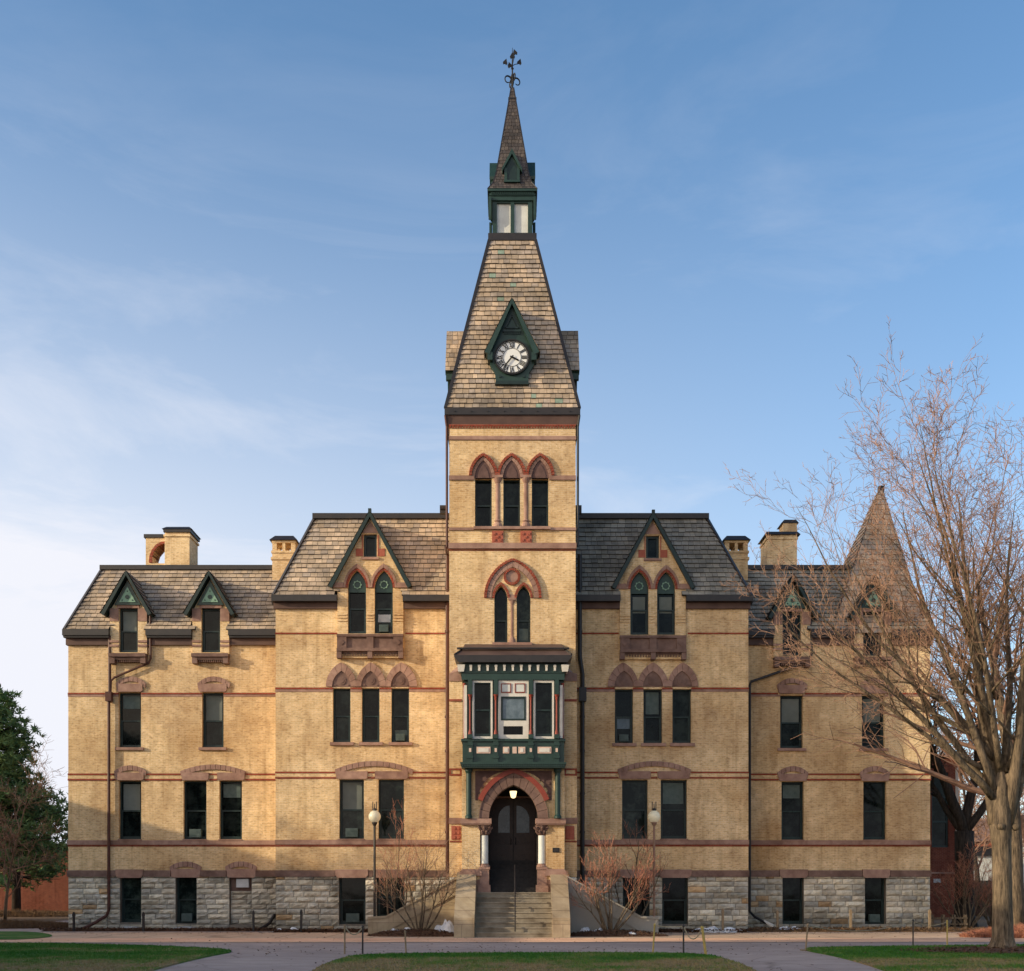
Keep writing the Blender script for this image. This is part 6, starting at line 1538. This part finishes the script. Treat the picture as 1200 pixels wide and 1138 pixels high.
def fence():
    Y = 2.4; t = thing('wooden_fence', 'low weathered plank rail at the right corner of the hall', 'fence', (19.5, Y, 0))
    for k in range(4):
        x = PX(1092 + k * 13, Y); mb = MB(); mb.box(x - .06, x + .06, Y - .06, Y + .06, 0, .62); mb.build('post', 'bark', t)
    for z in (.2, .45):
        mb = MB(); mb.box(PX(1090, Y), PX(1133, Y), Y - .1, Y - .061, z, z + .06); mb.build('rail', 'bark', t)
    mb = MB(); Yh = 9
fence()
# brush bed on the right and beds on the far left
def brush(name, label, cx, cy, rx, ry, h, mt, n, seed):
    rr = random.Random(seed); mb = MB()
    for _ in range(n):
        t, u = rr.uniform(0, 6.28), math.sqrt(rr.random()); x, y = cx + rx * u * math.cos(t), cy + ry * u * math.sin(t); hh = h * (1 - u * u * .7) * rr.uniform(.5, 1.1)
        l = Vector((rr.gauss(0, .12), rr.gauss(0, .12), hh)); w = Vector((rr.uniform(-1, 1), rr.uniform(-1, 1), 0)).normalized() * .018; p = Vector((x, y, 0)); i = len(mb.v)
        mb.v += [tuple(p - w), tuple(p + w), tuple(p + l)]; mb.f.append((i, i + 1, i + 2))
        q = p + l * rr.uniform(.3, .7); l2 = Vector((rr.gauss(0, .2), rr.gauss(0, .2), hh * .4)); i = len(mb.v); mb.v += [tuple(q - w * .7), tuple(q + w * .7), tuple(q + l2)]; mb.f.append((i, i + 1, i + 2))
    mb.c = [None] * len(mb.f); mb.m = [0] * len(mb.f)
    o = mb.build(name, mt); o['kind'] = 'stuff'; tag(o, label, 'brush')
brush('dry_brush', 'low rust-brown dormant hedge bed behind the big bare tree', 18.9, -5.2, 3.4, 1.0, .55, 'twig_red', 9000, 5)
brush('dry_brush', 'tan dormant ground cover bed left of the hall', PX(-10, 5), 6, 4.2, 2.6, .35, 'drybrush', 8000, 6)
brush('dry_brush', 'tan dry grass bed beside the far brick building', PX(20, 28), 28, 5, 3, .5, 'drybrush', 5000, 7)
brush('dry_brush', 'thicket of bare bushes in the far right background', PX(1165, 30), 30, 5, 2, 2.6, 'twig_brown', 7000, 8)

# ------------------------------------------------------------------ lamps, stakes, posts
def lamp(px, label):
    Y = -1.3; x = PX(px, Y); t = thing('globe_lamp', label, 'lamp post', (x, Y, 0), 'globe lamp posts flanking the entrance'); z = lambda p: PZ(p, Y)
    mb = MB(); mb.tube([(x, Y, 0), (x, Y, .25), (x, Y, .26), (x, Y, z(965))], [.09, .085, .05, .045], 10); mb.lathe(x, Y, [(.05, z(968)), (.1, z(965)), (.1, z(963.5))], 12); mb.build('pole', 'metal' if px < 600 else 'pole', t)
    mb = MB(); r = 7.2 * K(Y); zc = z(957); mb.lathe(x, Y, [(max(.01, r * math.cos(a)), zc + r * math.sin(a)) for a in [math.radians(-80 + 160 * i / 12) for i in range(13)]], 20); mb.build('globe', 'globe', t, smooth=True)
    mb = MB(); mb.lathe(x, Y, [(.07, z(950.5)), (.05, z(948)), (.03, z(947))], 10)
    for dx in (-.07, 0, .07): mb.tube([(x + dx, Y, z(949.5)), (x + dx, Y, z(939.5 if dx else 942))], .018, 6)
    mb.build('finial', 'metal', t)
lamp(439, 'white globe lamp post left of the entrance'); lamp(766.5, 'white globe lamp post right of the entrance')
def stake(px, pyb, pyt, label, mt='wood_stake', lean=0, r=.022, name='rope_stake', plate=False, group='stakes of the rope fence along the walk'):
    x, y = G(px, pyb); top = PZ(pyt, y); mb = MB(); mb.tube([(x, y, -.05), (x + lean, y, top)], r, 8); mb.lathe(x + lean, y, [(r * 1.3, top - .05), (r * 1.5, top - .02), (r * .6, top + .02)], 8)
    if plate: mb.box(x - .12, x + .12, y - .12, y + .12, .0, .03)
    tag(mb.build(name, mt), label, 'stake', group); return Vector((x + lean, y, top - .03))
A = stake(404, 1118, 1084, 'thin dark stake carrying the left end of the short rope')
B = stake(425, 1118, 1085, 'thin stake just right of the left rope end', 'metal')
C = stake(476, 1117, 1091, 'lone leaning wooden stake in front of the left shrub', lean=-.03)
D = stake(765, 1117, 1083, 'yellowish stake in front of the right stair wall end', 'yellow_stake', lean=.05)
E = stake(801, 1118.5, 1084, 'thin dark stake left of the yellow leaning one', 'metal')
Fq = stake(827.5, 1119, 1086, 'yellow stake leaning to the left by the lawn edge', 'yellow_stake', lean=-.1, r=.035)
H1 = stake(944, 1114, 1083, 'tan stake on a small plate at the tip of the right lawn', lean=.06, plate=True)
H2 = stake(1070, 1108, 1078, 'slim stake halfway along the right lawn edge', 'metal')
H3 = stake(1110, 1108, 1079, 'yellow stake nearer the right bare tree', 'yellow_stake')
def rope(a, b, sag, label, r=.011):
    n = 14; pts = [a.lerp(b, i / n) - Vector((0, 0, sag * 4 * (i / n) * (1 - i / n))) for i in range(n + 1)]
    mb = MB(); mb.tube(pts, r, 6); tag(mb.build('rope', 'rope'), label, 'rope', 'ropes strung between the stakes')
rope(A, B, .2, 'short pale rope sagging between the two left stakes', .018); rope(D, E, .03, 'pale rope stretched right of the entrance between two stakes'); rope(E, Fq, .3, 'loose rope hanging to the yellow leaning stake', .016)
rope(H1, H2, .22, 'long thin rope sagging along the right lawn edge'); rope(H2, H3, .12, 'short rope between the two stakes nearest the right tree')
def marker(px, Y, pyt, label, mt='wood_stake'):
    x = PX(px, Y); mb = MB(); top = PZ(pyt, Y); mb.box(x - .04, x + .04, Y - .04, Y + .04, 0, top); mb.box(x - .05, x + .05, Y - .05, Y + .05, top - .12, top - .05); mb.box(x - .03, x + .03, Y - .03, Y + .03, top + .001, top + .04)
    tag(mb.build('marker_post', mt), label, 'post', 'short posts along the foundation')
for px, Y, t, l, m in ((86.5, .35, 1070, 'dark short post at the left corner of the hall', 'metal'), (168, .35, 1070, 'short post right of the first basement window', 'metal'), (297, .35, 1068, 'short post beside the blocked basement window', 'metal'), (353, -.75, 1067, 'short dark post below the left bay basement wall', 'metal'),
        (847, -.75, 1066, 'pale short post left of the right downspout outlet', 'wood_stake'), (911, .3, 1068, 'pale short post right of the white downspout outlet', 'wood_stake'), (997, .3, 1067, 'pale short post between the two right basement windows', 'wood_stake'), (1089.5, .3, 1067, 'pale short post at the right corner of the hall', 'wood_stake')):
    marker(px, Y, t, l, m)

# ------------------------------------------------------------------ unseen buildings and tree added to the west to shade the ground and lower wing
def west_shade_hall():
    t = thing('shade_hall', 'unseen long gabled brick hall at the far left, added to shade the lower wing', 'building', (-66, -18, 0))
    mb = MB(); mb.box(-52, -38, -60, 12, 0, 9.2); mb.build('wall', 'farbrick', t)
    mb = MB(); 
    for s in (0, 1):
        pass
    mb.v = [(-52.5, -60.5, 9.2), (-37.5, -60.5, 10.8), (-45, -60.5, 12.2), (-52.5, 12.5, 9.2), (-37.5, 12.5, 10.8), (-45, 12.5, 12.2)]; mb.f = [(0, 1, 2), (3, 5, 4), (0, 3, 4, 1), (1, 4, 5, 2), (0, 2, 5, 3)]; mb.c = [None] * 5; mb.m = [0] * 5
    mb.build('roof', 'roofmetal', t)
    for k in range(11):
        for z in (1.2, 4.8, 8.2):
            mb = MB(); y = -57 + k * 6.2; mb.box(-38.02, -37.93, y, y + 1.4, z, z + 2.2); mb.build('window', 'darkgreen', t)
west_shade_hall()
def south_shade_house():  # unseen house put in to shade the walks and the right trunk
    t = thing('brick_house', 'unseen two storey brick house on the near left, added to shade the ground', 'house', (-25, -31, 0))
    mb = MB(); mb.box(-30, -20, -42, -21, 0, 8.2); mb.build('wall', 'farbrick', t)
    mb = MB(); mb.v = [(-30.5, -42.5, 8.2), (-19.5, -42.5, 8.2), (-25, -42.5, 12), (-30.5, -20.5, 8.2), (-19.5, -20.5, 8.2), (-25, -20.5, 12)]; mb.f = [(0, 1, 2), (3, 5, 4), (0, 3, 4, 1), (1, 4, 5, 2), (0, 2, 5, 3)]; mb.c = [None] * 5; mb.m = [0] * 5
    mb.build('roof', 'roofmetal', t)
    for k in range(4):
        for z in (1.2, 5.0):
            mb = MB(); x = -29 + k * 2.3; mb.box(x, x + 1.1, -21.07, -20.98, z, z + 1.9); mb.build('window', 'darkgreen', t)
south_shade_house()
simple_tree('bare_tree', 'unseen bare tree left of the view, added to dapple the shadow of the gabled hall', (-31, -9), 11.5, .25, 61, 'bark_dark', 'twig_brown', levels=4, kids0=12, rmin=.02, from0=.25)  # unseen tree added so its branches break up the shadow edge

# ------------------------------------------------------------------ light, sky, camera
SUN_AZ, SUN_EL = math.radians(70), math.radians(15)      # azimuth to the left of the camera-side normal
sv = Vector((-math.sin(SUN_AZ) * math.cos(SUN_EL), -math.cos(SUN_AZ) * math.cos(SUN_EL), math.sin(SUN_EL)))
sl = bpy.data.lights.new('sun', 'SUN'); sl.energy = 5.0; sl.angle = math.radians(.5); sl.color = (1, .84, .58)
so = bpy.data.objects.new('sun', sl); COL.objects.link(so); so.rotation_euler = sv.to_track_quat('Z', 'Y').to_euler()
w = bpy.data.worlds.new('World'); sc.world = w; w.use_nodes = True; nt = w.node_tree; nt.nodes.clear()
sky = nt.nodes.new('ShaderNodeTexSky'); sky.sky_type = 'NISHITA'; sky.sun_disc = False; sky.sun_elevation = SUN_EL
sky.sun_rotation = math.atan2(sv.x, sv.y); sky.altitude = 200; sky.air_density = 1.0; sky.dust_density = 1.2; sky.ozone_density = 1.5
tc = nt.nodes.new('ShaderNodeTexCoord'); sp = nt.nodes.new('ShaderNodeSeparateXYZ'); nt.links.new(tc.outputs['Generated'], sp.inputs[0])
mp = nt.nodes.new('ShaderNodeMapping'); mp.inputs['Scale'].default_value = (1.1, 1.1, 4.2); mp.inputs['Rotation'].default_value = (0, math.radians(-14), 0); nt.links.new(tc.outputs['Generated'], mp.inputs[0])
nz = nt.nodes.new('ShaderNodeTexNoise'); nz.inputs['Scale'].default_value = 2.6; nz.inputs['Detail'].default_value = 12; nz.inputs['Roughness'].default_value = .62; nz.inputs['Distortion'].default_value = .7
nt.links.new(mp.outputs[0], nz.inputs['Vector'])
cr = nt.nodes.new('ShaderNodeValToRGB'); cr.color_ramp.elements[0].position = .47; cr.color_ramp.elements[1].position = .92; nt.links.new(nz.outputs[0], cr.inputs[0])
# more haze and cloud low down
hz = nt.nodes.new('ShaderNodeMapRange'); nt.links.new(sp.outputs[2], hz.inputs[0]); hz.inputs[1].default_value = .02; hz.inputs[2].default_value = .66; hz.inputs[3].default_value = 1; hz.inputs[4].default_value = .0
hp = nt.nodes.new('ShaderNodeMath'); hp.operation = 'POWER'; nt.links.new(hz.outputs[0], hp.inputs[0]); hp.inputs[1].default_value = 1.9
m1 = nt.nodes.new('ShaderNodeMath'); m1.operation = 'MULTIPLY'; nt.links.new(cr.outputs[0], m1.inputs[0]); nt.links.new(hz.outputs[0], m1.inputs[1])
lf = nt.nodes.new('ShaderNodeMapRange'); nt.links.new(sp.outputs[0], lf.inputs[0]); lf.inputs[1].default_value = .35; lf.inputs[2].default_value = -.42; lf.inputs[3].default_value = .5; lf.inputs[4].default_value = 2.0
hq = nt.nodes.new('ShaderNodeMath'); hq.operation = 'MULTIPLY'; nt.links.new(hp.outputs[0], hq.inputs[0]); nt.links.new(lf.outputs[0], hq.inputs[1])
m2 = nt.nodes.new('ShaderNodeMath'); m2.operation = 'MULTIPLY_ADD'; nt.links.new(hq.outputs[0], m2.inputs[0]); m2.inputs[1].default_value = 1.05; nt.links.new(m1.outputs[0], m2.inputs[2]); m2.use_clamp = True
mx = nt.nodes.new('ShaderNodeMix'); mx.data_type = 'RGBA'; nt.links.new(m2.outputs[0], mx.inputs[0]); tn = nt.nodes.new('ShaderNodeMix'); tn.data_type = 'RGBA'; tn.blend_type = 'MULTIPLY'; tn.inputs[0].default_value = 1; tn.inputs[7].default_value = (1.12, 1.48, 1.70, 1); nt.links.new(sky.outputs[0], tn.inputs[6]); nt.links.new(tn.outputs[2], mx.inputs[6]); mx.inputs[7].default_value = (6.0, 6.1, 6.6, 1)
# sun-side evening haze: warm and bright round the sun, none on the far side
dt = nt.nodes.new('ShaderNodeVectorMath'); dt.operation = 'DOT_PRODUCT'; nt.links.new(tc.outputs['Generated'], dt.inputs[0]); dt.inputs[1].default_value = tuple(sv)
g1 = nt.nodes.new('ShaderNodeMapRange'); nt.links.new(dt.outputs['Value'], g1.inputs[0]); g1.inputs[1].default_value = .30; g1.inputs[2].default_value = 1; g1.inputs[3].default_value = 0; g1.inputs[4].default_value = 1
g2 = nt.nodes.new('ShaderNodeMath'); g2.operation = 'POWER'; nt.links.new(g1.outputs[0], g2.inputs[0]); g2.inputs[1].default_value = .9
lo = nt.nodes.new('ShaderNodeMapRange'); nt.links.new(sp.outputs[2], lo.inputs[0]); lo.inputs[1].default_value = .05; lo.inputs[2].default_value = .85; lo.inputs[3].default_value = 1; lo.inputs[4].default_value = 0
g3 = nt.nodes.new('ShaderNodeMath'); g3.operation = 'MULTIPLY'; nt.links.new(g2.outputs[0], g3.inputs[0]); nt.links.new(lo.outputs[0], g3.inputs[1]); g3.use_clamp = True
mg = nt.nodes.new('ShaderNodeMix'); mg.data_type = 'RGBA'; nt.links.new(g3.outputs[0], mg.inputs[0]); nt.links.new(mx.outputs[2], mg.inputs[6]); mg.inputs[7].default_value = (27.0, 21.5, 15.5, 1)
bg = nt.nodes.new('ShaderNodeBackground'); bg.inputs[1].default_value = .15; nt.links.new(mg.outputs[2], bg.inputs[0])
wo = nt.nodes.new('ShaderNodeOutputWorld'); nt.links.new(bg.outputs[0], wo.inputs[0])

cd = bpy.data.cameras.new('camera'); co = bpy.data.objects.new('camera', cd); COL.objects.link(co)
co.location = (0, -CAMD, EYE); co.rotation_euler = (math.radians(90), 0, 0)
cd.sensor_width = 36; cd.lens = 36 * F / 1200; cd.shift_y = (HZ - 569) / 1200; cd.clip_end = 3000; cd.clip_start = .1
sc.camera = co
sc.view_settings.view_transform = 'Standard'; sc.view_settings.look = 'None'; sc.view_settings.exposure = 0
sc.cycles.max_bounces = 6
